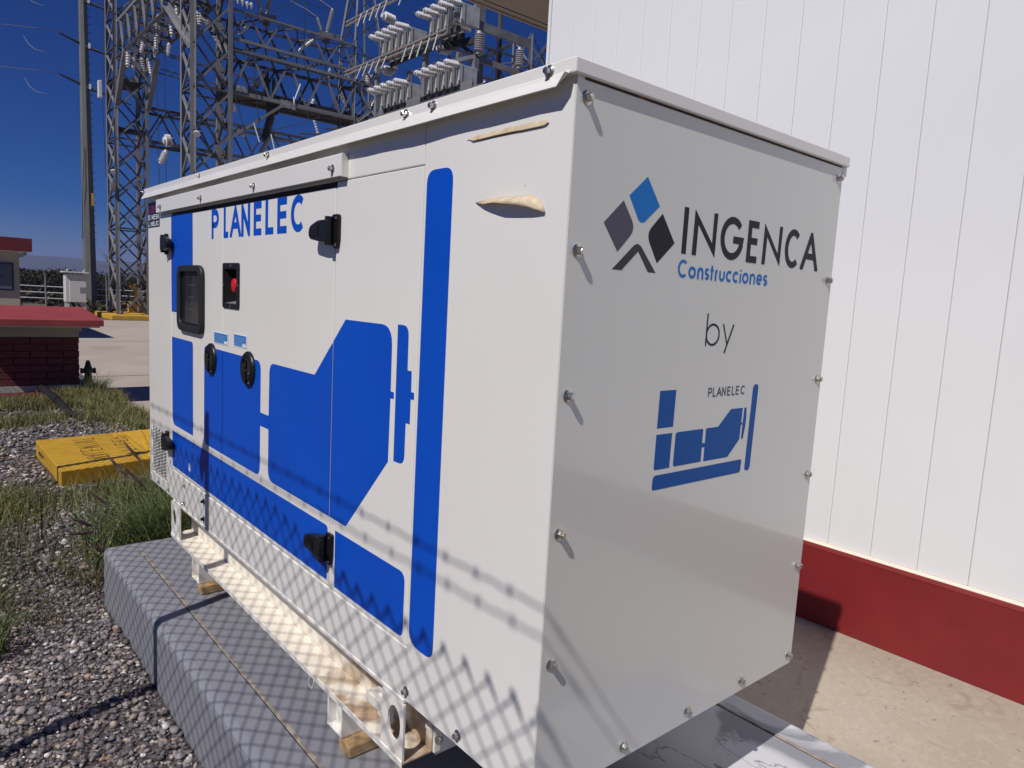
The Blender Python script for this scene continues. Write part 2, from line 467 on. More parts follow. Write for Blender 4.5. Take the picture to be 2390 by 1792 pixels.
# concrete yard in large slabs
yard = MB(); 
yz = lambda y: -2.15 if y < 13 else -2.15 + (y - 13) / 14.3 * .174
yard.prism([(4.6, -2.29), (27.28, -2.29), (27.28, yz(27.28)), (13, -2.15), (4.6, -2.15)], 1.2, 60, 'x')
yd = tag(yard.build('yard_pavement', M_YARD), kind='structure')
jt = MB()
for yy in (12.9, 19.4): jt.prism([(yy, yz(yy) + .0002), (yy + .014, yz(yy + .014) + .0002), (yy + .014, yz(yy) + .004), (yy, yz(yy) + .004)], 1.3, 60, 'x')
jt.build('pavement_joint', M_MORTAR, yd)
for k in range(3):
    jm = MB(); a = random.uniform(2.2, 3.4); b_ = random.uniform(11, 24)
    jm.prism([(a, b_), (a + random.uniform(.5, 1.4), b_ + .02), (a + .7, b_ + .06), (a + .2, b_ + .05)], yz(b_) - .01, yz(b_) + .004, 'z')
    jm.build('stain', mat('yard_stain', (.20, .17, .15), .9), yd)

# walkway slab between pad and building
w = MB(); w.box(1.24, 2.41, -4.5, 4.55, gz - .3, -1.88)
tag(w.build('walkway_slab', M_SLAB, bevel=.008), kind='structure')

# ------------------------------------------------------------------ concrete pad
pad = thing('concrete_pad', 'grey painted concrete pad carrying the white generator, pale paint flaking at its near right', 'concrete base', (.5, 1.2, gz))
p = MB(); p.box(-.212, 1.235, -.6, 2.85, gz - .1, -1.715); p.build('slab', M_PAD, pad, bevel=.028, seg=3)
for xx, yy0 in ((-.074, 2.74), (1.118, 2.7)):
    p = MB(); y = -.56; prev = None; pts = []
    while y < yy0:
        pts.append((xx + random.uniform(-.0025, .0025), y)); y += .045
    L_ = [(a + .0055 + random.uniform(0, .003), b) for a, b in pts]; R_ = [(a - .0045 - random.uniform(0, .002), b) for a, b in pts]
    for i in range(len(pts) - 1):
        h = -1.7125 + random.uniform(-.0008, .0012)
        p.add([(R_[i][0], R_[i][1], -1.7148), (L_[i][0], L_[i][1], -1.7148), (L_[i+1][0], L_[i+1][1], -1.7148), (R_[i+1][0], R_[i+1][1], -1.7148),
               (R_[i][0] + .002, R_[i][1], h), (L_[i][0] - .002, L_[i][1], h), (L_[i+1][0] - .002, L_[i+1][1], h), (R_[i+1][0] + .002, R_[i+1][1], h)],
              [(4, 5, 6, 7), (0, 1, 5, 4), (1, 2, 6, 5), (2, 3, 7, 6), (3, 0, 4, 7)])
    p.build('joint_filler', mat('joint_sand', (.33, .28, .235), .9, col2=(.20, .17, .15), scale=40), pad)
    p = MB(); p.box(xx - .0088, xx - .0062, -.56, yy0, -1.716, -1.7142); p.build('joint_groove', M_DARK, pad)

# ------------------------------------------------------------------ GENERATOR
W_, L_g = 1.0, 2.84
gen = thing('generator_set', 'white box generator with blue engine emblem, black hinges and PLANELEC lettering, on the grey pad', 'generator', (.5, 1.42, -1.675))
def sidemap(a, b, h): return (-h, a, b)          # side face, a = y
def endmap(a, b, h): return (a, -h, b)           # end face, a = x
TH = .02
def panel(y0, y1, z0, z1, hole=None, name='side_panel', material=M_PAINT, bev=.0025):
    mb = MB()
    if hole:
        a0, a1, b0, b1 = hole
        ys = [y0, a0, a1, y1]; zs = [z0, b0, b1, z1]
        vs = [(x, y, z) for x in (0, TH) for z in zs for y in ys]
        I = lambda l, j, i: l * 16 + j * 4 + i
        fs = []
        for j in range(3):
            for i in range(3):
                if (i, j) == (1, 1): continue
                fs.append((I(0, j, i), I(0, j+1, i), I(0, j+1, i+1), I(0, j, i+1)))
                fs.append((I(1, j, i), I(1, j, i+1), I(1, j+1, i+1), I(1, j+1, i)))
        for i in range(3):
            fs.append((I(0, 0, i), I(0, 0, i+1), I(1, 0, i+1), I(1, 0, i))); fs.append((I(0, 3, i), I(1, 3, i), I(1, 3, i+1), I(0, 3, i+1)))
            fs.append((I(0, i, 0), I(1, i, 0), I(1, i+1, 0), I(0, i+1, 0))); fs.append((I(0, i, 3), I(0, i+1, 3), I(1, i+1, 3), I(1, i, 3)))
        fs += [(I(0, 1, 1), I(1, 1, 1), I(1, 1, 2), I(0, 1, 2)), (I(0, 2, 1), I(0, 2, 2), I(1, 2, 2), I(1, 2, 1)),
               (I(0, 1, 1), I(0, 2, 1), I(1, 2, 1), I(1, 1, 1)), (I(0, 1, 2), I(1, 1, 2), I(1, 2, 2), I(0, 2, 2))]
        mb.add(vs, fs)
    else: mb.box(0, TH, y0, y1, z0, z1)
    return mb.build(name, material, gen, bevel=bev)
G_ = .0018
corner = panel(0, .464 - G_, -1.40, -.005, name='corner_panel', bev=.0015)
fixed = panel(.464 + G_ * .3, .889 - G_, -1.2615, -.125 - G_)
band = panel(.464 + G_ * .3, 2.84, -.125, -.005, name='top_band')
GX = [.0, .02]
door_r = panel(.889 + G_, 1.785 - G_, -1.2595, -.139, hole=(1.637, 1.762, -.486, -.362), name='door', bev=.004)
door_l = panel(1.785 + G_, 2.455 - G_, -1.2595, -.139, hole=(2.03, 2.285, -.595, -.375), name='door', bev=.004)
jamb = panel(2.455 + G_, 2.84, -1.40, -.126, hole=(2.555, 2.787, -1.346, -1.118), name='rear_panel', bev=.004)
skirt = panel(.464 + G_ * .3, 2.455 - G_, -1.40, -1.2635, name='skirt_panel', bev=.004)
k = MB(); k.box(0, .0, 0, 0, 0, 0); k = MB()
k.box(.07, .93, .03, 2.81, -1.39, -.03)
k.build('inner_casing', mat('inner_foam', (.05, .05, .05), .9), gen)
k = MB(); k.box(1 - TH, 1, 0, L_g, -1.40, -.005); k.build('far_side_panel', M_PAINT, gen, bevel=.004)
k = MB(); k.box(TH + .001, 1 - TH - .001, L_g - .02, L_g, -1.40, -.005); k.build('rear_end_panel', M_PAINT, gen, bevel=.003)
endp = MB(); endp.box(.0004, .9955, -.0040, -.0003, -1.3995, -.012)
endp = endp.build('end_panel', coat_rough( mat('white_paint_shaded_end', (.64, .645, .605), .22, col2=(.625, .63, .59), scale=1., spec=.4, coat=.8, bump=.02, bscale=1.6, bdist=.03), .07), gen, bevel=.0012)  # the side's white paint, darkened: the end face's shade is in the colour
k = MB(); k.box(TH, 1 - TH, 0, .03, -1.39, -.02); k.build('end_frame', M_PAINT, gen)
k = MB(); k.box(TH, .5, .001, 2.83, -1.40, -1.392); k.build('floor_flange', M_PAINT2, gen)
# folded lip along the underside of the skirt
k = MB(); k.box(-.002, .012, .466, 2.44, -1.412, -1.401); k.build('bottom_lip', M_PAINT, gen, bevel=.002)
# roof with flared side lips
k = MB(); k.box(-.0125, 1.0115, -.0125, 2.862, -.0225, .005)
roof = k.build('roof', M_PAINT, gen, bevel=.003)
k = MB()
lip = [(-.0128, .0022), (-.0128, -.016), (-.0165, -.024), (-.0268, -.0435), (-.0246, -.0446), (-.0146, -.0245), (-.0112, -.016), (-.0112, .0015)]
def lipring(y, drop=0.):
    return [(-x_ if False else x_, y, max(z_, -.0446 + drop)) for x_, z_ in lip]
ys = [.0, .02, .03] + list(np.linspace(.08, 2.86, 40))
vs = []; fs = []
for a, y in enumerate(ys):
    dr = .022 if a == 0 else 0
    wv = .0012 * math.sin(y * 9) + .0008 * math.sin(y * 23)
    for x_, z_ in lip:
        vs.append((x_ + (wv if z_ < -.02 else 0), y, max(z_, -.0446 + dr) + (wv * .6 if z_ < -.03 else 0)))
n = len(lip)
for a in range(len(ys) - 1):
    for i in range(n):
        j = (i + 1) % n; fs.append((a * n + i, a * n + j, (a + 1) * n + j, (a + 1) * n + i))
fs.append(tuple(range(n))); fs.append(tuple(range((len(ys) - 1) * n, len(ys) * n))[::-1])
k.add(vs, fs); k.build('roof_lip', M_PAINT, gen)
k = MB(); k.box(.992, 1.012, -.005, .02, -.045, -.023); k.box(1.0125, 1.0255, 0, 2.86, -.044, .003); k.build('far_roof_lip', M_PAINT, gen, bevel=.002)
k = MB(); k.box(.02, .986, -.0056, -.0042, -.0262, -.0226); k.build('rust_line', mat('rust', (.035, .02, .014), .9, col2=(.20, .075, .02), scale=14, contrast=(.55, .65)), gen)
# rain brow above the doors
k = MB()
k.prism([(-.0005, -.060), (-.017, -.061), (-.019, -.064), (-.019, -.118), (-.0170, -.1205), (-.0170, -.066), (-.0005, -.063)], .828, 2.622, 'y')
k.box(-.019, -.0005, .8255, .8278, -.1205, -.060)
k.build('rain_brow', M_PAINT, gen)
k = MB(); k.box(.004, .016, .9, 2.45, -.137, -.124); k.build('brow_gap_shade', M_DARK, gen)  # dark strip painting in the shade of the gap under the brow

# grille with real perforations
k = MB()
gy0, gy1, gz0, gz1 = 2.555, 2.787, -1.346, -1.118
nc, nr = 9, 15; cw = (gy1 - gy0) / nc; ch = (gz1 - gz0) / nr
for c in range(nc):
    off = ch / 2 if c % 2 else 0
    z = gz0
    rows = []
    if off: rows.append((gz0, gz0 + off, False)); z = gz0 + off
    while z + ch <= gz1 + 1e-6: rows.append((z, z + ch, True)); z += ch
    if z < gz1 - 1e-6: rows.append((z, gz1, False))
    for za, zb, hole in rows:
        ya, yb = gy0 + c * cw, gy0 + (c + 1) * cw
        if not hole:
            k.add([(.002, ya, za), (.002, yb, za), (.002, yb, zb), (.002, ya, zb)], [(0, 3, 2, 1)]); continue
        cy, cz = (ya + yb) / 2, (za + zb) / 2; ry, rz = cw * .42, ch * .41
        o8 = [(.002, ya, za), (.002, cy, za), (.002, yb, za), (.002, yb, cz), (.002, yb, zb), (.002, cy, zb), (.002, ya, zb), (.002, ya, cz)]
        i8 = [(.002, cy + ry * math.cos(math.radians(225 + 45 * q)), cz + rz * math.sin(math.radians(225 + 45 * q))) for q in range(8)]
        k.add(o8 + i8, [(q, q + 8, (q + 1) % 8 + 8, (q + 1) % 8) for q in range(8)])
k.build('grille', M_PAINT, gen)
k = MB(); k.box(.03, .06, 2.545, 2.797, -1.356, -1.108); k.build('grille_backing', M_DARK, gen)

# blue emblem on the side
SIDE = [
 [(2.456, -.1392), (2.150, -.1392), (2.148, -.356), (2.30, -.356), (2.30, -.551), (2.450, -.551)],
 [(2.446, -.662), (2.147, -.662, .02), (2.146, -1.053), (2.442, -1.053, .045)],
 [(1.998, -.664, .02), (1.411, -.664, .035), (1.411, -.837), (1.338, -.837), (1.335, -.662, .035), (1.0, -.661), (.818, -.491),
  (.577, -.491, .05), (.576, -.652), (.5605, -.652), (.5605, -.668), (.576, -.668), (.578, -.827), (.788, -1.053), (1.338, -1.053, .04),
  (1.338, -.882), (1.411, -.882), (1.411, -1.056, .035), (2.002, -1.056, .04)],
 [(.552, -.487), (.504, -.487, .03), (.503, -.592), (.485, -.592), (.484, -.641), (.471, -.641), (.471, -.6575), (.485, -.6575), (.485, -.7175),
  (.503, -.7175), (.504, -.820, .03), (.552, -.820)],
 [(2.446, -1.083), (.8955, -1.083, .015), (.8955, -1.2435), (2.444, -1.2435)],
 [(.849, -1.083), (.482, -1.083, .025), (.483, -1.247, .02), (.847, -1.247)],
 [(.450, -.140, .03), (.351, -.140, .03), (.352, -1.249, .03), (.455, -1.249, .045)],
]
cuts = [(0, .464 - G_ - .0006), (.464 + G_ * .3, .889 - G_ - .0008), (.889 + G_ + .0008, 1.785 - G_ - .0008), (1.785 + G_ + .0008, 2.455 - G_ - .001)]
for sh in SIDE:
    poly = rpoly(sh)
    for a, b in cuts:
        q = clip(clip(poly, b, True), a, False)
        if len(q) > 2 and max(t[0] for t in q) - min(t[0] for t in q) > .004:
            k = MB(); k.prism(q, -.0003, -.0009, 'x')
            k.build('decal', M_BLUE, door_r if a > .88 and b < 1.79 else door_l if a > 1.7 else gen)
zl, hl, wl = -.2515, .109, .0225
_word = word

word('lettering', [('P', 1.916, 1.834)], zl, hl, wl, sidemap, M_BLUE, door_l)
word('lettering', [('L', 1.782, 1.722), ('A', 1.714, 1.606), ('N', 1.602, 1.519), ('E', 1.488, 1.408), ('L', 1.386, 1.308), ('E', 1.289, 1.205), ('C', 1.186, 1.088)],
     zl, hl, wl, sidemap, M_BLUE, door_r)
# small warning label near the far top corner
k = MB(); k.box(-.0009, -.0002, 2.636, 2.834, -.176, -.061); lb = k.build('label', mat('label_ink', (.012, .008, .03), .4), gen)
word('lettering', [(c, 2.826 - i * .036, 2.800 - i * .036) for i, c in enumerate('LIMIT')], -.110, .042, .007, lambda a, b, h: (-h - .0009, a, b), mat('maroon_ink', (.22, .012, .09), .4), gen)
word('lettering', [(c, 2.828 - i * .0315, 2.802 - i * .0315) for i, c in enumerate('EIMESK')], -.141, .023, .0048, lambda a, b, h: (-h - .0009, a, b), M_STICKW, gen)
word('lettering', [(c, 2.828 - i * .0265, 2.806 - i * .0265) for i, c in enumerate('LIMELEC')], -.170, .021, .0045, lambda a, b, h: (-h - .0009, a, b), M_STICKW, gen)
# little sticker notches and stickers by the handles
k = MB(); k.prism([(2.20, -1.182), (2.186, -1.182), (2.178, -1.213), (2.196, -1.216), (2.206, -1.207)], -.0009, -.0014, 'x'); k.build('sticker', M_STICKW, door_l)
for (a0, a1, b0, b1) in ((1.725, 1.881, -.641, -.598), (1.538, 1.666, -.635, -.590)):
    k = MB(); k.box(-.0016, -.0009, a0, a1, b0, b1)
    st = k.build('sticker', M_STICKW, door_r if a1 < 1.7 else gen, origin=(0, (a0 + a1) / 2, b0))
    k = MB(); k.box(-.0020, -.0016, a0 + .006, a1 - .004, b0 + .003, b1 - .003)
    k.mi = 0; o = k.build('sticker_print', M_STICK, door_r if a1 < 1.7 else gen)
    k = MB()
    for r_ in range(4):
        zz = b1 - .012 - r_ * .0078
        y_ = a1 - .009
        while y_ > a0 + (.05 if r_ > 2 else .02):
            ln_ = random.uniform(.006, .02); k.box(-.0023, -.0020, y_ - ln_, y_, zz - .0007, zz); y_ -= ln_ + .004
    k.box(-.0023, -.0020, a0 + .006, a0 + .04, b0 + .004, b0 + .014)
    k.build('sticker_lettering', M_STICKW, door_r if a1 < 1.7 else gen)

# window in the left door
wn = MB()
def ring(mb, outer, inner, xa, xb):
    n = len(outer)
    vs = [(xa, *p) for p in outer] + [(xb, *p) for p in outer] + [(xa, *p) for p in inner] + [(xb, *p) for p in inner]
    fs = []
    for i in range(n):
        j = (i + 1) % n
        fs += [(i, j, n + j, n + i), (2*n + j, 2*n + i, 3*n + i, 3*n + j), (n + i, n + j, 3*n + j, 3*n + i), (i, 2*n + i, 2*n + j, j)]
    mb.add(vs, fs)
def rr(y0, y1, z0, z1, r): return rpoly([(y0, z0, r), (y1, z0, r), (y1, z1, r), (y0, z1, r)], 7)
ring(wn, rr(1.992, 2.321, -.622, -.350, .05), rr(2.028, 2.285, -.592, -.378, .03), -.001, -.017)
win = wn.build('window', M_RUBBER, door_l, bevel=.005, smooth=True)
k = MB(); ring(k, rr(2.030, 2.283, -.590, -.380, .028), rr(2.036, 2.277, -.585, -.385, .026), .004, -.006); k.build('window_bead', M_BLACK, win)
k = MB(); k.box(-.003, .002, 2.034, 2.281, -.591, -.379); k.build('glass', M_GLASS, win)
k = MB(); k.box(.02, .05, 2.0, 2.3, -.61, -.36); k.build('panel_box', M_DARK, door_l)
for zz in (-.43, -.48, -.53): 
    k = MB(); k.box(-.0038, -.0031, 2.10, 2.20, zz, zz + .0015); k.build('gauge_edge', mat('gauge', (.12, .12, .13), .4), win)
# emergency stop recess
k = MB(); ring(k, rr(1.612, 1.781, -.503, -.341, .012), rr(1.637, 1.762, -.486, -.362, .004), -.0005, -.004); es = k.build('stop_frame', M_BLACK, door_r)
k = MB()
k.box(.055, .06, 1.63, 1.77, -.495, -.355); k.box(-.0003, .055, 1.6372, 1.6385, -.4858, -.3622); k.box(-.0003, .055, 1.7605, 1.7618, -.4858, -.3622); k.box(-.0003, .055, 1.6386, 1.7604, -.3634, -.3622)
k.build('recess_box', M_DARK, door_r)
k = MB(); k.prism([(.0, -.4857), (.055, -.4857), (.055, -.474), ], 1.6386, 1.7604, 'y'); k.build('recess_floor', mat('recess_metal', (.16, .16, .17), .5), door_r)
k = MB(); k.lathe([(0, .012), (.018, .012), (.018, .0235), (.024, .0255), (.030, .023), (.033, .012), (.0335, .0)], (.040, 1.708, -.420), (-1, 0, 0), 18)
k.build('emergency_button', M_RED, door_r, smooth=True)
for (a, b) in ((1.697, -.3505), (1.697, -.4945), (1.6245, -.42), (1.7715, -.42)):
    k = MB(); k.lathe([(0, .0045), (.002, .004), (.003, .0)], (-.004, a, b), (-1, 0, 0), 8); k.build('screw', M_STEEL, es)

# handles
def handle(cy, cz, parent):
    h = MB(); h.lathe([(0, .060), (.006, .0595), (.012, .054), (.014, .048), (.0115, .044)], (-.0005, cy, cz), (-1, 0, 0), 28)
    for v in range(len(h.v)): x, y, z = h.v[v]; h.v[v] = (x, y, cz + (z - cz) * 1.02)
    o = h.build('handle', M_BLACK, parent, smooth=True, origin=(0, cy, cz))
    k = MB(); k.lathe([(0, .040), (.0015, .040)], (-.0118, cy, cz), (-1, 0, 0), 24); k.build('handle_dish', M_DARK, o)
    k = MB(); k.prism(rr(cy - .014, cy + .016, cz - .046, cz + .002, .01), -.0135, -.021, 'x'); k.build('lever', M_BLACK, o, bevel=.003)
    k = MB(); k.lathe([(0, .019), (.005, .019), (.005, .014), (.001, .013)], (-.0135, cy + .002, cz + .022), (-1, 0, 0), 18); k.build('finger_ring', M_BLACK, o, smooth=True)
    for dz in (-.044, -.012 if cy < 1.7 else -.0445):
        k = MB(); k.lathe([(0, .0045), (.003, .004), (.004, 0)], (-.0135, cy - .032, cz + dz), (-1, 0, 0), 8); k.build('screw', M_STEEL, o)
        if cy > 1.7: break
handle(1.908, -.707, door_l); handle(1.515, -.702, door_r)

# hinges
def hinge(cy, cz, s, low=False):
    """cy at the leaf, body reaches to +s*y over the door"""
    o = MB(); o.prism(rpoly([(cy - .018 * s, cz + .045, .008), (cy + .018 * s, cz + .045, .008), (cy + .018 * s, cz - .028), (cy + .006 * s, cz - .046, .004), (cy - .012 * s, cz - .046, .006), (cy - .018 * s, cz - .02)]), -.0005, -.011, 'x')
    h = o.build('hinge', M_BLACK, gen, bevel=.0025, origin=(0, cy, cz))
    b = MB(); b.prism(rpoly([(cy + .004 * s, cz + .030, .006), (cy + .06 * s, cz + .029, .01), (cy + .108 * s, cz + .016, .015), (cy + .116 * s, cz - .004, .01), (cy + .108 * s, cz - .02, .015), (cy + .04 * s, cz - .030, .01), (cy + .004 * s, cz - .028)]), -.010, -.034, 'x')
    b.build('hinge_arm', M_BLACK, h, bevel=.006, seg=3)
    k = MB(); k.tube([(-.022, cy + .012 * s, cz - .038), (-.022, cy + .012 * s, cz + .038)], .0105, 12); k.build('hinge_pin', M_BLACK, h, smooth=True)
    k = MB(); k.prism(rpoly([(cy + .05 * s, cz + .016), (cy + .10 * s, cz + .008), (cy + .10 * s, cz - .010), (cy + .05 * s, cz - .014)]), -.0338, -.0362, 'x'); k.build('hinge_cap', M_BLACK, h, bevel=.001)
    for dz in (.034, -.036):
        k = MB(); k.lathe([(0, .004), (.002, .0035), (.003, 0)], (-.0112, cy - .006 * s, cz + dz), (-1, 0, 0), 8); k.build('screw', M_STEEL, h)
hinge(.875, -.258, 1); hinge(.872, -1.142, 1); hinge(2.512, -.258, -1); hinge(2.510, -1.143, -1)

# bolts
def bolt_mesh(axis, sz=1.):
    mb = MB(); a = Vector(axis)
    mb.lathe([(0, .0105 * sz), (.0012, .0105 * sz), (.0025, .0085 * sz), (.0032, .0075 * sz)], (0, 0, 0), a, 18)
    mb.lathe([(.0028, .0062 * sz), (.0098 * sz, .0062 * sz), (.0112 * sz, .0048 * sz)], (0, 0, 0), a, 6)
    mb.lathe([(.0110 * sz, .0035 * sz), (.0118 * sz, .003 * sz)], (0, 0, 0), a, 8)
    me = bpy.data.meshes.new('bolt'); me.from_pydata(mb.v, [], mb.f); me.materials.append(M_STEEL); return me
B_X, B_Y, B_XS = bolt_mesh((-1, 0, 0), 1.12), bolt_mesh((0, -1, 0), 1.2), bolt_mesh((-1, 0, 0), .85)
def bolt(me, x, y, z):
    o = bpy.data.objects.new('bolt', me); COL.objects.link(o); o.parent = gen; o.location = Vector((x, y, z)) - wloc(gen)
    o.rotation_euler = ((random.uniform(0, 1), 0, 0) if me is not B_Y else (0, random.uniform(0, 1), 0))
for z in (-.055, -.319, -.582, -.845, -1.106, -1.371):
    bolt(B_Y, .027, -.004, z); bolt(B_Y, .974, -.004, z)
for x in (.268, .500, .734): bolt(B_Y, x, -.004, -1.371)
for x in (.268, .5, .734): pass
for y in (.053, .417, .528, 1.337, 2.02, 2.852): bolt(B_X if y < 1.4 else B_XS, -.013, y, -.010)
for y in (.877, 1.438, 1.984, 2.55): bolt(B_X, -.019, y, -.097)
for y, z in ((.457, -1.374), (.243, -1.374)): bolt(B_X, 0, y, z)
for y, z in ((2.819, -1.38), (2.677, -1.378), (2.513, -1.375), (2.27, -1.299), (2.27, -1.377)): bolt(B_XS, 0, y, z)
B_BK = bolt_mesh((-1, 0, 0), 1.1); B_BK.materials.clear(); B_BK.materials.append(M_BLACK)
for z in (-1.299, -1.373): bolt(B_BK, 0, 2.005, z)

# torn strips of tan protective film
k = MB()
up = [(.303, -.0915), (.281, -.088), (.227, -.0865), (.182, -.0855), (.123, -.0865), (.093, -.0855), (.074, -.0865), (.060, -.0925)]
lo = [(.285, -.0965), (.261, -.0965), (.217, -.0955), (.160, -.0955), (.130, -.0965), (.098, -.0965), (.072, -.0965), (.064, -.0945)]
vs = [(-.001, *p) for p in up] + [(-.0022 - .0012 * (i % 2), (u[0] + l[0]) / 2, (u[1] + l[1]) / 2) for i, (u, l) in enumerate(zip(up, lo))] + [(-.0035, *p) for p in lo] + [(-.001, p[0], p[1] - .0008) for p in lo]
fs = []
for r_ in range(3):
    for i in range(7): a = r_ * 8 + i; fs.append((a, a + 1, a + 9, a + 8))
k.add(vs, fs); k.build('peeled_strip', M_TAN, gen, smooth=True)
k = MB(); k.prism([(.308, -.0925), (.27, -.0895), (.19, -.0873), (.09, -.0863), (.066, -.0890), (.060, -.0945), (.08, -.0985), (.17, -.0985), (.27, -.0985)], -.0002, -.0006, 'x'); k.build('tear_edge', mat('tear', (.22, .15, .09), .8), gen)
up = [(.268, -.2205), (.219, -.217), (.172, -.2165), (.129, -.2175), (.098, -.2175), (.071, -.227), (.062, -.239), (.056, -.2505)]
lo = [(.258, -.2225), (.236, -.2275), (.212, -.2275), (.19, -.228), (.165, -.231), (.125, -.2355), (.085, -.2445), (.057, -.2525)]
k = MB(); vs = []
for r_ in range(4):
    t = r_ / 3
    for (u, l), lift in zip(zip(up, lo), (.002, .006, .012, .016, .018, .016, .010, .003)):
        vs.append((-.001 - lift * math.sin(t * 1.5), u[0] + (l[0] - u[0]) * t, u[1] + (l[1] - u[1]) * t))
fs = []
for r_ in range(3):
    for i in range(7): a = r_ * 8 + i; fs.append((a, a + 1, a + 9, a + 8))
k.add(vs, fs); o = k.build('peeled_strip', M_TAN, gen, smooth=True)
sm = o.modifiers.new('thick', 'SOLIDIFY'); sm.thickness = .0008
k = MB(); k.box(-.0006, -.0002, .1155, .117, -.2, -.1985); k.build('speck', M_DARK, gen)

# ---- end panel artwork
def shape(poly, material, name='decal'):
    k = MB(); k.prism(rpoly(poly, 6), -.0041, -.0043, 'y'); return k.build(name, material, endp)
shape([(.207, -.163), (.250, -.214), (.204, -.2515, .02), (.190, -.2505, .02), (.157, -.205)], M_LOGOBLUE)
shape([(.142, -.216), (.182, -.265, .022), (.134, -.312), (.091, -.262)], M_GREYINK)
shape([(.261, -.227), (.306, -.281), (.254, -.325), (.2145, -.271, .022)], M_INK)
shape([(.122, -.3455), (.192, -.2865, .018), (.2525, -.3445), (.228, -.3445), (.194, -.3065), (.149, -.3455)], mat('charcoal_vinyl', (.045, .04, .055), .45, spec=.2))
em = lambda a, b, h: (a, -.0041 - h, b)
word('lettering', [('I', .3305, .3455), ('N', .3665, .4505), ('G', .466, .551), ('E', .573, .625), ('N', .640, .7225), ('C', .740, .812), ('A', .822, .9095)],
     -.2995, .0945, .0155, em, M_INK, endp, pointed=True)
cs = [('C', .324, .3545), ('o', .3585, .3835), ('n', .3885, .4095), ('s', .4135, .4300), ('t', .4300, .4470), ('r', .4500, .4610), ('u', .4650, .4860), ('c', .4900, .5125), ('c', .5155, .5380), ('i', .5420, .5480), ('o', .5520, .5770), ('n', .5820, .6040), ('e', .6085, .6330), ('s', .6370, .6550)]
sc = .350 / (.6550 - .324)
word('lettering', [(c, .324 + (a - .324) * sc, .324 + (b - .324) * sc) for c, a, b in cs], -.3485, .0375, .0062, em, mat('word_blue', (.005, .16, .55), .45, spec=.2), endp)
word('lettering', [('b', .4425, .496), ('y', .505, .5515)], -.4915, .0715, .0048, em, M_INK, endp)
word('lettering', [(c, a, b) for c, a, b in zip('PLANELEC', (.471, .4895, .5045, .526, .5465, .5655, .5825, .603), (.486, .5025, .5245, .541, .5605, .5795, .5975, .6215))],
     -.607, .0212, .0033, em, mat('navy_vinyl', (.012, .016, .07), .35), endp)
for s_ in ([(.298, -.585), (.353, -.585), (.352, -.665), (.297, -.665)],
           [(.297, -.6785), (.351, -.6785), (.350, -.755), (.2965, -.755, .006)],
           [(.3635, -.6785, .008), (.465, -.6785, .004), (.465, -.712), (.4755, -.712), (.4755, -.6785, .004), (.523, -.6785), (.570, -.640), (.620, -.640),
            (.6185, -.681 + .005), (.624, -.676), (.624, -.681), (.6185, -.681), (.617, -.716), (.572, -.755), (.475, -.755), (.4755, -.722), (.465, -.722), (.465, -.7545), (.3625, -.7545, .007)],
           [(.627, -.640), (.636, -.640), (.639, -.661), (.638, -.685), (.632, -.716), (.624, -.716)],
           [(.657, -.585, .012), (.681, -.585, .012), (.675, -.7985, .012), (.651, -.7985, .012)],
           [(.2965, -.767, .01), (.635, -.767, .006), (.634, -.7995, .008), (.295, -.7995, .008)]):
    shape(s_, M_BLUE_S)

# ---- skid frame
k = MB()
k.box(-.004, .085, .46, 2.466, -1.5715, -1.5655)
ledge = k.build('frame_ledge', M_LEDGE, gen, bevel=.0015)
k = MB(); k.box(-.0045, -.001, .46, 2.466, -1.579, -1.5620); k.build('ledge_lip', M_PAINT2, gen, bevel=.001)
k = MB(); k.box(.0855, .0915, .462, 2.464, -1.5714, -1.402); k.build('frame_web', M_LEDGE, gen)
k = MB(); k.box(.900, .908, .46, 2.466, -1.5715, -1.402); k.box(.908, 1.0, .46, 2.466, -1.5715, -1.5655); k.build('far_frame_rail', M_PAINT2, gen)
def oval(cy, cz, ry, rz, n=24): return [(cy + ry * math.cos(2 * math.pi * i / n), cz + rz * math.sin(2 * math.pi * i / n)) for i in range(n)]
def plate_hole(y0, y1, z0, z1, cy, cz, ry, rz):
    k = MB(); n = 24; inn = oval(cy, cz, ry, rz, n); out = []
    for i in range(n):
        a = 2 * math.pi * i / n; c, s = math.cos(a), math.sin(a)
        t = min(((y1 - cy) / c if c > 1e-6 else (y0 - cy) / c if c < -1e-6 else 9), ((z1 - cz) / s if s > 1e-6 else (z0 - cz) / s if s < -1e-6 else 9))
        out.append((cy + c * t, cz + s * t))
    for corner_ in ((y0, z0), (y0, z1), (y1, z0), (y1, z1)):
        i = min(range(n), key=lambda q: (out[q][0] - corner_[0]) ** 2 + (out[q][1] - corner_[1]) ** 2); out[i] = corner_
    ring(k, out, inn, .004, -.002); return k.build('lifting_plate', M_PAINT2, gen)
plate_hole(.461, .566, -1.5650, -1.414, .505, -1.480, .030, .045)
plate_hole(2.335, 2.464, -1.5650, -1.414, 2.42, -1.482, .027, .040)
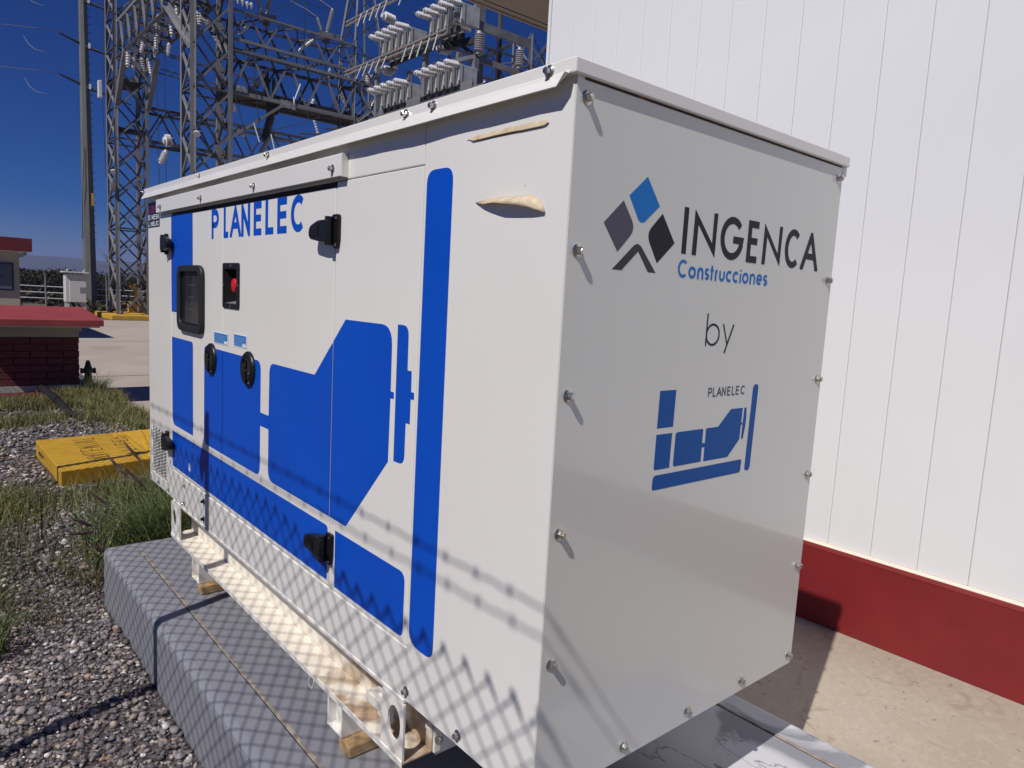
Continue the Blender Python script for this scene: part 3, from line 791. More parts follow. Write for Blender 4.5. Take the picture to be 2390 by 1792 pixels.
# near-end web and cross member of the skid
k = MB(); k.box(.088, .108, .452, .461, -1.5714, -1.40); k.build('frame_flange', M_PAINT2, gen, bevel=.002)
k = MB(); k.box(.112, .90, .462, .470, -1.575, -1.402); k.build('cross_member', M_PAINT2, gen)
k = MB(); k.box(.006, .084, .60, .66, -1.50, -1.47); k.box(.006, .02, .54, .60, -1.51, -1.45); k.build('gusset', M_PAINT2, gen, bevel=.003)
k = MB(); k.box(.112, .888, .48, 2.45, -1.60, -1.402); k.build('light_block', M_PAINT2, gen)  # unseen box added to block light under the casing
for (x, y, z) in ((.10, .452, -1.535), (.145, .462, -1.54)): 
    o = bpy.data.objects.new('bolt', B_Y); COL.objects.link(o); o.parent = gen; o.location = Vector((x, y, z)) - wloc(gen)
for (x, y) in ((.03, .95), (.058, .90), (.03, .72), (.06, .69)):
    k = MB(); k.lathe([(0, .010), (.002, .010), (.003, .008)], (x, y, -1.5655), (0, 0, 1), 14); k.build('rivet', M_LEDGE, gen)
# cross tubes that carry the skid
for y0, y1 in ((.782, .872), (2.070, 2.165)):
    k = MB()
    k.box(.0, 1.0, y0, y0 + .006, -1.675, -1.5725); k.box(.0, 1.0, y1 - .006, y1, -1.675, -1.5725)
    k.box(.0, 1.0, y0 + .006, y1 - .006, -1.675, -1.669); k.box(.025, 1.0, y0 + .0061, y1 - .0061, -1.668, -1.5726)
    k.build('cross_tube', M_PAINT2, gen, bevel=.0015)
k = MB(); k.tube([(.0, .995, -1.59), (-.002, .995, -1.612), (.004, .985, -1.622), (.008, .98, -1.6), (.006, .985, -1.58)], .0018, 6); k.build('wire_hook', M_PAINT2, gen)

for (x0, x1, y0, y1, lab) in ((-.0, .16, .735, .80, 'small brown wood block on the pad under the nearest foot of the generator'),
                              (.0, .14, 2.04, 2.085, 'small brown wood block on the pad under the farther foot of the generator')):
    k = MB(); k.box(x0, x1, y0, y1, -1.7145, -1.676)
    tag(k.build('wood_block', M_WOOD, bevel=.006, origin=((x0 + x1) / 2, (y0 + y1) / 2, -1.7145)), lab, 'wood block', 'wood blocks under the generator feet')

# ------------------------------------------------------------------ BUILDING ON THE RIGHT
bld = thing('white_building', 'white building clad in tall vertical metal panels above a dark red plinth', 'building', (2.6, 1, -1.88))
WX = 2.4
k = MB(); k.box(WX + .012, 9, -7, 2.705, -1.88, 2.9); k.build('wall_core', mat('seam_dark', (.30, .30, .32), .7), bld)
pw = .1965; y = 2.72; first = None
k = MB()
prof = [(0, .0025), (.0035, 0), (pw - .0035, 0), (pw, .0025), (pw, .010), (0, .010)]
vs = []; 
k.prism([(WX - 0 + b - 0, a) for a, b in prof], -1.4855, 2.9, 'z')
i = 0
while y > -4.3:
    if first is None:
        kk = MB(); kk.prism([(b, -pw + a + .0008 if a < pw / 2 else -pw + a - .0008) for a, b in prof], 0, 4.387, 'z')
        first = kk.build('wall_panel', M_WALL, bld, origin=(0, 0, 0)); first.location = Vector((WX, y, -1.487)) - wloc(bld)
    else: clone(first, bld, Vector((WX, y, -1.487)) - wloc(bld))
    y -= pw
k = MB(); k.box(WX - .03, WX + .06, -7, 2.75, -1.88, -1.497); k.build('plinth', M_PLINTH, bld, bevel=.003)
k = MB(); k.prism([(WX - .0305, -1.4968), (WX - .0305, -1.515), (WX - .0322, -1.515), (WX - .0322, -1.4968)], -7, 2.751, 'y'); k.build('plinth_band', M_PLINTHTOP, bld)
k = MB(); k.prism([(WX - .022, -1.4968), (WX - .006, -1.4885), (WX + .002, -1.4878), (WX + .002, -1.4968)], -7, 2.75, 'y'); k.build('plinth_ledge', M_CREAM, bld)
k = MB(); k.box(WX - .006, WX + .03, 2.722, 2.735, -1.47, 2.9); k.box(WX - .006, 9, 2.735, 2.745, -1.47, 2.9); k.build('corner_trim', M_WALL, bld)
k = MB(); k.box(WX + .02, 6.5, 2.75, 4.10, 2.0, 2.16); k.build('canopy', M_SOFFIT, bld)
k = MB(); k.box(WX - .0, 6.5, 4.101, 4.125, 1.99, 2.2); k.build('canopy_fascia', M_SOFFIT, bld)
k = MB(); k.box(WX + .03, 6.4, 4.02, 4.027, 1.9965, 1.9995); k.build('drip_groove', M_DARK, bld)

# ------------------------------------------------------------------ CHAIN-LINK FENCE (left, just outside the frame; its shadow falls on everything)
fence = thing('chain_link_fence', 'chain link fence with barbed wire on angled arms left of the generator', 'fence', (-1.05, 1.6, gz))
def fx(y): return -1.05 - .012 * y
top = .195; bot = -1.93; d = .080
def ztop(y): return top + .045 - .085 * min(1, max(0, (.95 - y) / .6))
k = MB(); wr = .0021
def wline(p, q, side):
    L = math.dist(p, q); n = max(2, int(L / .35)); pts = []
    for i in range(n + 1):
        t = i / n; y = p[0] + (q[0] - p[0]) * t; z = p[1] + (q[1] - p[1]) * t
        pts.append((fx(y) + side * .0016 + .006 * math.sin(y * 2.1 + z), y + .004 * math.sin(z * 5 + y * 3), z + .004 * math.sin(y * 4 + z * 2)))
    k.tube([(a_, b_, bot + (c_ - bot) * (ztop(b_) - bot) / H) for a_, b_, c_ in pts], wr, 4, caps=False)
H = round((top - bot) / d) * d; bot = top - H; y0, y1 = -2.2, 10.6
n = int((y1 - y0 + H) / d)
for i in range(n):
    a = y0 - H + i * d
    s_ = max(a, y0); e_ = min(a + H, y1)
    if e_ > s_: wline((s_, bot + (s_ - a)), (e_, bot + (e_ - a)), 1)
    s2 = max(a, y0); e2 = min(a + H, y1)
    if e2 > s2: wline((s2, top - (s2 - a)), (e2, top - (e2 - a)), -1)
i = 0; y = y0
while y < y1:
    tz = ztop(y); jj = random.uniform(-.004, .004)
    k.tube([(fx(y), y - .030, tz - .028), (fx(y) + .004, y - .004, tz - .004 + jj), (fx(y), y + .010, tz + .010), (fx(y), y + .014, tz + .004)], [wr, wr * 1.7, wr * 2.2, wr], 5)
    k.tube([(fx(y), y + .030, tz - .028), (fx(y) - .004, y + .006, tz - .006), (fx(y), y - .006, tz + .012)], [wr, wr * 1.5, wr * 1.2], 5); y += d
tag(k.build('wire_mesh', M_WIRE, fence), kind='stuff')
def barbed(xo, z, ph):
    k = MB(); pts = []
    yy = y0
    while yy <= y1: pts.append(yy); yy += .04
    k.tube([(fx(v) + xo + .0015 * math.sin(v * 90), v, z + .008 * math.sin(v * 1.1 + ph) + .0015 * math.cos(v * 90)) for v in pts], .0022, 4)
    yy = y0 + ph * .05
    while yy < y1:
        zz = z + .008 * math.sin(yy * 1.1 + ph); xx = fx(yy) + xo
        for an in (40, 130):
            c, s = math.cos(math.radians(an)) * .014, math.sin(math.radians(an)) * .014
            k.tube([(xx - .003, yy - c, zz - s), (xx + .003, yy + c, zz + s)], .0014, 4)
        k.tube([(xx, yy - .006, zz), (xx, yy + .006, zz)], .0042, 5)
        yy += .122 + .012 * math.sin(yy * 7)
    k.build('barbed_wire', M_WIRE, fence)
barbed(-.03, .397 + .012, 0.); barbed(-.15, .486 + .01, 1.3)
for j in range(-1, 4):
    py = 1.61 + 3.27 * j
    k = MB(); k.tube([(fx(py), py, gz - .2), (fx(py), py, .432)], .026, 14); pst = k.build('post', M_GALV, fence, smooth=True)
    k = MB(); k.prism([(0 + fx(py) + .02, .30), (fx(py) + .026, .428), (fx(py) - .02, .44), (fx(py) - .26, .59), (fx(py) - .275, .565), (fx(py) - .19, .40), (fx(py) - .03, .29)], py - .003, py + .003, 'y'); k.build('arm', M_GALV, pst)

# ------------------------------------------------------------------ BRICK PLANTER / WALL ON THE LEFT
bw = thing('brick_wall', 'low dark red brick block with a wide red painted cap and pale base strip', 'brick wall', (.3, 10.5, gz))
k = MB(); k.box(-.23, .835, 10.02, 10.95, gz - .2, -1.17); k.build('wall_core', M_MORTAR, bw)
bm_ = MB(); bm_.box(0, .348, 0, .03, 0, .080); b0 = None
for r_ in range(7):
    off = 0 if r_ % 2 else .18
    x = .852 - .36 * 3 - off
    zb = -1.88 + r_ * .0905 + .004
    while x < .84:
        xa = x; wdt = .348
        if xa + wdt > .852: 
            kk = MB(); kk.box(xa, .852, 10.0 + random.uniform(-.003, .003), 10.03, zb, zb + .080); kk.build('brick', M_BRICK, bw, bevel=.003); break
        if b0 is None:
            b0 = bm_.build('brick', M_BRICK, bw, bevel=.003, origin=(0, 0, 0)); b0.location = Vector((xa, 10.0, zb)) - wloc(bw)
        else: clone(b0, bw, Vector((xa, 10.0 + random.uniform(-.004, .004), zb)) - wloc(bw))
        x += .36
    # end face bricks
    yb = 10.04
    while yb < 10.7:
        kk = MB(); kk.box(.835, .852, yb, yb + .348, zb, zb + .080); kk.build('brick', M_BRICK, bw); yb += .36
k = MB(); k.box(-.25, .850, 10.005, 10.96, -1.248, -1.172); k.build('cream_band', M_CREAMW, bw)
k = MB(); k.box(-.27, .875, 9.985, 10.98, gz - .2, -1.882); k.build('base_strip', M_WHITEBASE, bw)
k = MB(); k.box(-2.5, .60, 9.45, 9.98, gz - .04, gz + .022); k.build('footing', mat('red_floor_paint', (.12, .022, .022), .7, col2=(.085, .016, .016), scale=6), bw)
k = MB(); k.prism([(9.72, -1.085), (11.15, -1.0), (11.15, -.896), (9.72, -1.008)], -.45, 1.095, 'x'); k.build('cap', M_REDCAP, bw, bevel=.004)
k = MB(); k.box(-.42, 1.06, 9.78, 11.1, -1.108, -1.088); k.build('cap_underside', M_CREAM, bw)
k = MB(); k.box(-.28, .885, 9.97, 11.0, -1.168, -1.109); k.build('cap_moulding', M_CREAMW, bw)

k = MB(); k.tube([(.41, 10.0, -1.90), (.41, 9.4, -1.89), (.415, 8.6, -1.89), (.41, 7.95, -1.91), (.44, 7.85, -1.93), (.52, 7.83, -1.94)], .042, 8)
tag(k.build('black_hose', M_IRON, origin=(.41, 9, gz)), 'black hose lying in the grass from the brick block towards the yellow cover', 'hose')
# hydrant standing by the corner of the brick block
hy = thing('hydrant', 'small black standing hydrant valve beside the corner of the brick block', 'hydrant', (.95, 10.0, gz))
k = MB(); k.lathe([(0, .075), (.05, .072), (.1, .06), (.24, .042), (.27, .05), (.30, .055), (.33, .045), (.36, .035), (.39, .03), (.41, .012)], (.95, 10.0, gz), (0, 0, 1), 16); k.build('body', M_IRON, hy, smooth=True)
k = MB(); k.tube([(.865, 10, -1.70), (1.035, 10, -1.70)], [.033, .033], 12); k.tube([(.862, 10, -1.70), (.88, 10, -1.70)], .04, 10); k.tube([(1.02, 10, -1.70), (1.038, 10, -1.70)], .04, 10); k.build('outlet', M_IRON, hy, smooth=True)
k = MB(); k.box(.93, .97, 9.98, 10.02, -1.60, -1.56); k.build('nut', M_IRON, hy, bevel=.004)

# ------------------------------------------------------------------ SMALL GUARD BUILDING (far left)
gb = thing('guard_house', 'small cream building with flat red roof band at the left edge', 'building', (-.5, 21.5, gz))
k = MB(); k.box(-6, 1.235, 20, 24, gz, .05); k.build('wall', M_CREAMW, gb)
k = MB(); k.box(-6.3, 1.475, 19.72, 24.3, .045, .355); k.build('roof_band', M_REDBAND, gb, bevel=.01)
k = MB(); k.box(-6.2, 1.40, 19.8, 24.2, .02, .044); k.build('soffit', M_CREAM, gb)
k = MB(); k.tube([(1.235, 20.1, -.05), (1.32, 20.1, -.02), (1.38, 20.1, .03)], .018, 8); k.tube([(1.235, 20.1, -.1), (1.36, 20.1, -.05), (1.40, 20.1, .02)], .015, 8); k.build('bracket', M_GALV, gb)
k = MB(); k.box(-.6, 1.12, 19.96, 20.0, -.90, -.245); wf = k.build('window_frame', mat('navy_frame', (.02, .025, .07), .5), gb)
k = MB(); k.box(-.6, 1.075, 19.94, 19.962, -.86, -.285); k.build('window', M_DOORB, gb)
k = MB(); k.box(.60, .96, 19.935, 19.941, -.565, -.55); k.box(.60, .93, 19.935, 19.941, -.61, -.60); k.build('window_lettering', M_DARK, gb)
k = MB(); k.box(1.30, 1.42, 20, 20.3, .356, .368); k.build('roof_patch', M_STICKW, gb)

# ------------------------------------------------------------------ WHITE CABINET ON LEGS
cb = thing('meter_cabinet', 'white metal cabinet on legs with a flat rain hood, in front of the tall pole', 'cabinet', (3.8, 29.2, gz))
k = MB(); k.box(3.51, 4.15, 29.0, 29.5, -1.45, -.44); k.build('body', M_BOXW, cb, bevel=.012)
k = MB(); k.box(3.635, 4.145, 28.975, 28.999, -1.44, -.465); dr = k.build('door', M_BOXW, cb, bevel=.006)
k = MB(); k.box(3.95, 4.15, 28.968, 28.974, -1.10, -.90); k.build('nameplate', M_BOXG, dr)
k = MB(); k.box(3.43, 4.24, 28.9, 29.6, -.402, -.352); k.build('rain_hood', M_BOXW, cb, bevel=.008)
for x in (3.58, 4.10):
    k = MB(); k.tube([(x, 29.2, -.36), (x + .015, 29.2, -.30), (x + .045, 29.2, -.28)], .018, 6); k.build('lifting_eye', M_BOXW, cb)
    for y in (29.05, 29.45):
        k = MB(); k.box(x - .045, x + .045, y - .03, y + .03, gz, -1.45); k.build('leg', M_BOXW, cb)

# ------------------------------------------------------------------ STEEL TRANSMISSION POLE
pl = thing('steel_pole', 'tall tapered grey steel power pole with three black side arms', 'pole', (4.95, 33, gz))
k = MB(); n = 8; px0, px1 = 4.93, 4.88
for t, (zz, r_, cx_) in enumerate(((gz, .245, 4.97), (12.5, .145, 4.87))): pass
k.tube([(4.975, 33, gz), (4.885, 33, 10.3), (4.86, 33, 14)], [.255, .150, .12], 8); k.build('shaft', mat('pole_steel', (.15, .155, .15), .65, col2=(.12, .125, .12), scale=1.2, spec=.2), pl)
for (zz) in (8.35, 6.80, 10.05):
    k = MB(); k.tube([(4.10 - .02, 33.05, zz + .50), (4.75, 33, zz + .28), (4.93, 33, zz + .18)], [.035, .05, .055], 8)
    k.tube([(4.95, 32.9, zz + .16), (5.7, 32.6, zz - .02), (6.4, 32.2, zz - .3)], [.06, .045, .04], 8)
    k.tube([(4.93, 33, zz + .3), (4.95, 32.9, zz - .5)], [.10, .05], 6)
    k.build('side_arm', M_IRON, pl)
    k = MB(); k.box(5.02, 5.09, 32.75, 32.8, zz + .1, zz + .3); k.build('clamp', M_STICKW, pl)
    k = MB(); k.tube([(1.0, 34.0, zz + .42), (2.3, 33.6, zz + .46), (3.4, 33.2, zz + .52), (4.08, 33.05, zz + .5)], .010, 5); k.build('conductor', M_WIRE, pl)
    k = MB(); k.tube([(2.9, 33, zz + .1), (3.05, 33, zz - .18), (3.25, 33, zz - .33), (3.6, 33, zz - .36)], [.004, .012, .012, .004], 5); k.build('jumper', M_WIREL, pl)
k = MB(); k.box(5.02, 5.11, 32.74, 32.75, 2.35, 2.85); k.build('number_plate', M_YEL, pl)
k = MB()
for i in range(34): zz = 1 + i * .3; k.tube([(5.12 - .011 * zz, 32.95, zz), (5.24 - .011 * zz, 32.93, zz)], .012, 5)
tag(k.build('step_bolts', M_IRON, pl), kind='stuff')
k = MB(); k.tube([(4.70, 32.9, 1), (4.74, 32.78, 3.1), (4.79, 32.8, 4.1), (4.82, 32.8, 4.6)], .012, 5); k.build('cable', M_IRON, pl)

# ------------------------------------------------------------------ LATTICE STRUCTURES
def tower(name, label, x0, x1, y0, y1, z0, z1, step, lw=.085, bw_=.05, peak=None, mt=M_GALV, md=M_GALVD, group='lattice towers of the substation'):
    t = thing(name, label, 'lattice tower', ((x0 + x1) / 2, (y0 + y1) / 2, z0), group)
    c = [(x0, y0), (x1, y0), (x1, y1), (x0, y1)]
    for i, (x, y) in enumerate(c): member('leg', (x, y, z0), (x, y, z1), lw, t, mt, -math.pi / 2 * i)
    z = z0; flip = 0
    while z < z1 - step * .5:
        zn = min(z + step, z1)
        for i in range(4):
            a, b = c[i], c[(i + 1) % 4]
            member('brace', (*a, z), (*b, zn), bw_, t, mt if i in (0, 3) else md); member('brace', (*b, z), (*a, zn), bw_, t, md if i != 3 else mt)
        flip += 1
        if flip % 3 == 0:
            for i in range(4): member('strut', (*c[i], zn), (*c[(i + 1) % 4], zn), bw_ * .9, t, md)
        z = zn
    if peak:
        ap = ((x0 + x1) / 2, (y0 + y1) / 2, peak)
        for x, y in c: member('peak_leg', (x, y, z1), ap, lw * .8, t, mt)
        for kk in range(1, 5):
            f = kk / 5; q = [(x + (ap[0] - x) * f, y + (ap[1] - y) * f, z1 + (peak - z1) * f) for x, y in c]
            f2 = (kk - 1) / 5; q2 = [(x + (ap[0] - x) * f2, y + (ap[1] - y) * f2, z1 + (peak - z1) * f2) for x, y in c]
            for i in range(4): member('peak_brace', q2[i], q[(i + 1) % 4], bw_ * .7, t, md)
    return t
def beam(label, p0, p1, axis, wy, z0, z1, step, cw=.07, bw_=.045, mt=M_GALV, md=M_GALVD, group='lattice beams of the substation'):
    """box truss; axis 'x': from x=p0..p1 at y=wy[0..1]; axis 'y' likewise"""
    ax = axis == 'x'
    P = (lambda s, w, z: (s, w, z)) if ax else (lambda s, w, z: (w, s, z))
    t = thing('lattice_beam', label, 'lattice beam', P((p0 + p1) / 2, (wy[0] + wy[1]) / 2, z0), group)
    for w in wy:
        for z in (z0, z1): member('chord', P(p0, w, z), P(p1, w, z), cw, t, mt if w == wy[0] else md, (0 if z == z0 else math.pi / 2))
    s = p0; i = 0; sg = 1 if p1 > p0 else -1; N = max(1, round(abs(p1 - p0) / step)); st = (p1 - p0) / N
    for i in range(N):
        s = p0 + i * st; m = s + st / 2; e = s + st
        for w in wy:
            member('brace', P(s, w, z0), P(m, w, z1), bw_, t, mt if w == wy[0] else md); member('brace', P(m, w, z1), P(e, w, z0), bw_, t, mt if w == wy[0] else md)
        for z in (z0, z1):
            member('lacing', P(s, wy[0], z), P(m, wy[1], z), bw_ * .8, t, md); member('lacing', P(m, wy[1], z), P(e, wy[0], z), bw_ * .8, t, md)
        if not ax: member('strut', P(m, wy[0], z0), P(m, wy[1], z0), bw_ * .7, t, mt)
    return t
T1 = tower('lattice_tower', 'farthest left lattice tower standing on the yellow kerb', 5.05, 6.05, 28.2, 29.7, gz + .12, 10.6, 1.05, lw=.12, bw_=.06)
T2 = tower('lattice_tower', 'nearer lattice tower rising just behind the generator roof, left of the big beams', 5.05, 6.0, 19.35, 20.4, gz, 9.6, 1.1, lw=.12, bw_=.055)
T3 = tower('lattice_tower', 'slender lattice mast with pointed top left of the capacitor bank', 9.66, 10.5, 19.4, 20.4, gz, 6.95, .95, lw=.07, bw_=.04, peak=10.8)
T4 = tower('lattice_tower', 'lattice tower far behind the beams, half hidden by the capacitor bank', 15.6, 16.6, 28.2, 29.4, gz, 8.5, 1.1, lw=.10, bw_=.05)
beam('sloping looking high lattice beam between the two left towers', 20.42, 28.2, 'y', (5.1, 6.0), 7.18, 8.33, .98, cw=.10, bw_=.06)
beam('topmost lattice beam with paired insulators running right from the nearer tower', 6.03, 9.66, 'x', (19.4, 20.4), 6.05, 6.79, .9, cw=.075)
B2 = beam('deep lattice beam with dark underside just above the generator roof', 6.03, 10.3, 'x', (19.4, 20.4), 4.67, 5.78, 1.02, cw=.10, bw_=.06)
for yy in (19.42, 20.25):
    k = MB(); k.box(6.05, 10.3, yy, yy + .12, 4.72, 4.86); k.build('cable_tray', M_IRON, B2)
k = MB(); k.box(6.05, 10.3, 19.55, 20.24, 4.70, 4.72); k.build('tray_floor', M_IRON, B2)
beam('lattice beam low behind the nearer tower, level with the flood lamps', 6.08, 12.6, 'x', (28.2, 29.2), 4.48, 5.66, 1.3, cw=.10, bw_=.055, mt=M_GALVD)
beam('lattice beam far behind the capacitor bank beneath the canopy corner', 16.6, 20.6, 'x', (28.2, 29.2), 7.6, 8.5, 1.3, cw=.09, mt=M_GALVD)
beam('second lattice beam far behind the capacitor bank, lower and darker', 16.6, 20.6, 'x', (28.2, 29.2), 5.4, 6.4, 1.3, cw=.09, mt=M_GALVD)
beam('lattice beam high behind the near end of the capacitor bank', 13.0, 16.5, 'x', (19.4, 20.4), 7.0, 8.0, 1.1, cw=.08, mt=M_GALVD)
T5 = tower('lattice_tower', 'lattice tower seen under the canopy at the edge of the white wall', 16.6, 17.5, 19.4, 20.4, gz, 9, 1.1, lw=.09, bw_=.05)
# knee braces, plates on the towers
for t, segs in ((T2, [((5.03, 19.38, 5.55), (4.99, 21.6, 7.15)), ((6.0, 19.45, 5.55), (6.0, 21.6, 7.15))]), (T1, [((5.05, 28.2, 5.6), (5.05, 26.9, 7.12)), ((6.05, 28.2, 5.6), (6.05, 26.9, 7.12))])):
    for a, b in segs: member('knee_brace', a, b, .15, t, M_GALV)
for x, y, z, w_, h_ in ((6.12, 19.36, 4.72, .32, .16), (7.35, 19.33, 4.55, .46, .2), (6.15, 19.34, 3.55, .26, .18), (6.0, 19.33, 4.15, .14, .2), (5.0, 19.3, 7.0, .2, .3)):
    k = MB(); k.prism(rpoly([(x, z), (x + w_, z), (x + w_, z + h_ * .6), (x + w_ * .6, z + h_), (x + .02, z + h_)]), y, y - .012, 'y'); k.build('gusset_plate', mat('gusset_plate', (.34, .34, .35), .5, col2=(.10, .10, .11), scale=22, detail=3), T2)
member('knee_brace', (6.0, 19.34, 3.45), (7.45, 19.34, 4.6), .075, T2, M_GALV)
member('knee_brace', (10.2, 19.34, 5.0), (9.75, 19.34, 4.6), .075, T2, M_GALV)
for (zz) in (4.78,):
    k = MB(); k.box(5.06, 6.0, 28.22, 28.5, zz - .1, zz + .05); k.build('platform', M_IRON, T1)
k = MB(); k.box(5.06, 6.0, 28.22, 29.6, 6.42, 6.52); k.build('platform', M_IRON, T1)
k = MB(); k.box(5.5, 5.75, 28.19, 28.21, 6.45, 6.62); k.build('sign_plate', mat('faded_sign', (.35, .33, .31), .6, col2=(.18, .17, .16), scale=14), T1)

def sheds(L, r, n, core=.6, cap=.05):
    pr = [(0, r * .55), (cap, r * .55)]
    st = (L - 2 * cap) / n
    for i in range(n):
        t = cap + i * st; pr += [(t, r * core), (t + st * .55, r), (t + st * .8, r * .92), (t + st * .85, r * core)]
    return pr + [(L - cap, r * .55), (L, r * .5)]
def insulator(label, p, q, r, n, material=M_PORC, group='insulators of the substation', nm='insulator', parent=None):
    p = Vector(p); q = Vector(q)
    k = MB(); k.lathe(sheds((q - p).length, r, n), p, q - p, 12)
    o = k.build(nm, material, parent, smooth=True, origin=p if not parent else None)
    if not parent: tag(o, label, 'insulator', group)
    return o
# V pairs on top of the upper beam
for nm, pts, pl_ in (('left', (((7.01, 19.9, 7.08), (6.86, 19.9, 7.62)), ((7.14, 19.9, 7.10), (7.30, 19.9, 7.66))), (6.93, 7.40)), ('right', (((8.82, 19.9, 7.08), (8.66, 19.9, 7.46)), ((8.98, 19.9, 7.10), (9.15, 19.9, 7.82))), (8.74, 9.34))):
    u = thing('disconnect_switch', f'pair of tilted insulators on a plate on top of the upper beam, {nm} one', 'insulator', ((pl_[0] + pl_[1]) / 2, 19.9, 6.8), 'switches on the upper beam')
    for j, (a, b) in enumerate(pts): insulator(None, a, b, .062 if j else .05, 14 if j else 10, M_PORCD, nm='insulator', parent=u)
    k = MB(); k.prism([(pl_[0], 7.06), (pl_[1], 7.10), (pl_[1] - .03, 6.98), (pl_[0] + .1, 6.86)], 19.78, 20.02, 'y'); k.box(pl_[0] + .15, pl_[0] + .3, 19.82, 19.98, 6.8, 6.9); k.build('base_plate', M_GALV, u)
    for j, (a, b) in enumerate(pts):
        k = MB(); k.tube([b, (b[0] - .35, 19.9, b[2] + .12), (b[0] - .8, 19.9, b[2] + .2)], .012, 5); k.build('lead', M_WIREL, u)
# hanging dark insulators below the deep beam
k_ = thing('surge_arrester', 'large dark ribbed insulator hanging below the deep beam', 'insulator', (7.3, 19.9, 4.4))
insulator(None, (7.34, 19.9, 4.42), (7.12, 19.9, 3.62), .12, 12, M_GALVD, nm='insulator', parent=k_)
k = MB(); k.box(7.22, 7.46, 19.7, 20.0, 4.42, 4.72); k.build('bracket', M_IRON, k_)
insulator('grey ribbed insulator tilted beside the dark hanging one, just above the roof', (7.27, 19.8, 3.78), (6.95, 19.8, 3.2), .075, 12, M_PORCD)
insulator('thin dark coil insulator standing on the deep beam', (7.27, 19.6, 4.86), (7.27, 19.6, 5.35), .06, 9, M_GALVD)
insulator('white insulator tilted left of the upper beam by the nearer tower', (6.58, 19.6, 6.60), (6.28, 19.6, 6.26), .05, 6)
insulator('white insulator tilted at the middle of the upper beam', (8.42, 19.6, 6.68), (7.98, 19.6, 6.25), .055, 7)
insulator('fat pale ribbed insulator hanging left of the nearer tower leg', (4.93, 20.9, 3.38), (4.70, 20.9, 3.36), .17, 7, M_PORC)
insulator('pale insulator dangling under the fat ribbed one left of the nearer tower', (4.78, 20.9, 3.1), (4.62, 20.9, 2.72), .09, 6, M_PORC)
sw = thing('switch_mechanism', 'dark switch mechanism with grey drums on top of the deep beam', 'switchgear', (7.0, 19.7, 4.9))
k = MB(); k.tube([(7.07, 19.7, 5.5), (7.14, 19.7, 4.7)], .09, 8); k.build('column', M_IRON, sw)
k = MB(); k.tube([(7.05, 19.7, 5.42), (6.78, 19.7, 5.05)], [.06, .11], 10); k.tube([(6.74, 19.7, 5.05), (6.70, 19.7, 4.9)], .06, 8); k.build('drum', M_PORCD, sw)
for a, b in (((6.61, 19.3, 3.95), (6.77, 19.3, 3.48)), ((7.09, 19.3, 3.75), (7.22, 19.3, 3.27)), ((7.95, 19.35, 5.3), (7.75, 19.35, 4.75)), ((7.75, 19.35, 4.9), (7.80, 19.35, 4.55))):
    k = MB(); k.tube([a, b], .016, 6); o = k.build('fuse_rod', M_STICKW, origin=a)
    tag(o, 'thin white fuse rod hanging under the deep lattice beam', 'fuse rod', 'white fuse rods under the deep beam')
for i, (x, z) in enumerate(((6.15, 7.02), (6.27, 6.99), (6.40, 6.97), (6.51, 6.97))):
    k = MB(); k.lathe([(0, .005), (.13, .045), (.16, .05), (.19, .02)], (x, 19.3, z - .10), (0, 0, 1), 10)
    tag(k.build('insulator_disc', M_PORC, origin=(x, 19.3, z)), 'white cone insulator disc in the short row beside the nearer tower top', 'insulator', 'row of white cone discs')
# strings of pale insulators hanging in the bay between the left towers
for i in range(22):
    x = random.uniform(5.15, 6.0); y = random.uniform(21, 27.5); z = random.uniform(7.0, 7.5); L = random.uniform(.35, .7)
    insulator('hanging pale insulator string in the bay behind the nearer tower', (x, y, z), (x + random.uniform(-.15, .15), y, z - L), random.uniform(.055, .085), 6, M_PORC if i % 2 else M_PORCD, 'insulator strings in the bay behind')
for i in range(16):
    x = random.uniform(10.8, 16); y = random.uniform(20, 27); z = random.uniform(4.5, 8.0); L = random.uniform(.3, .7)
    insulator('pale insulator in the tangle behind the capacitor bank', (x, y, z), (x + random.uniform(-.3, .3), y, z - L), random.uniform(.06, .09), 6, M_PORC if i % 3 else M_PORCD, 'insulators behind the capacitor bank')
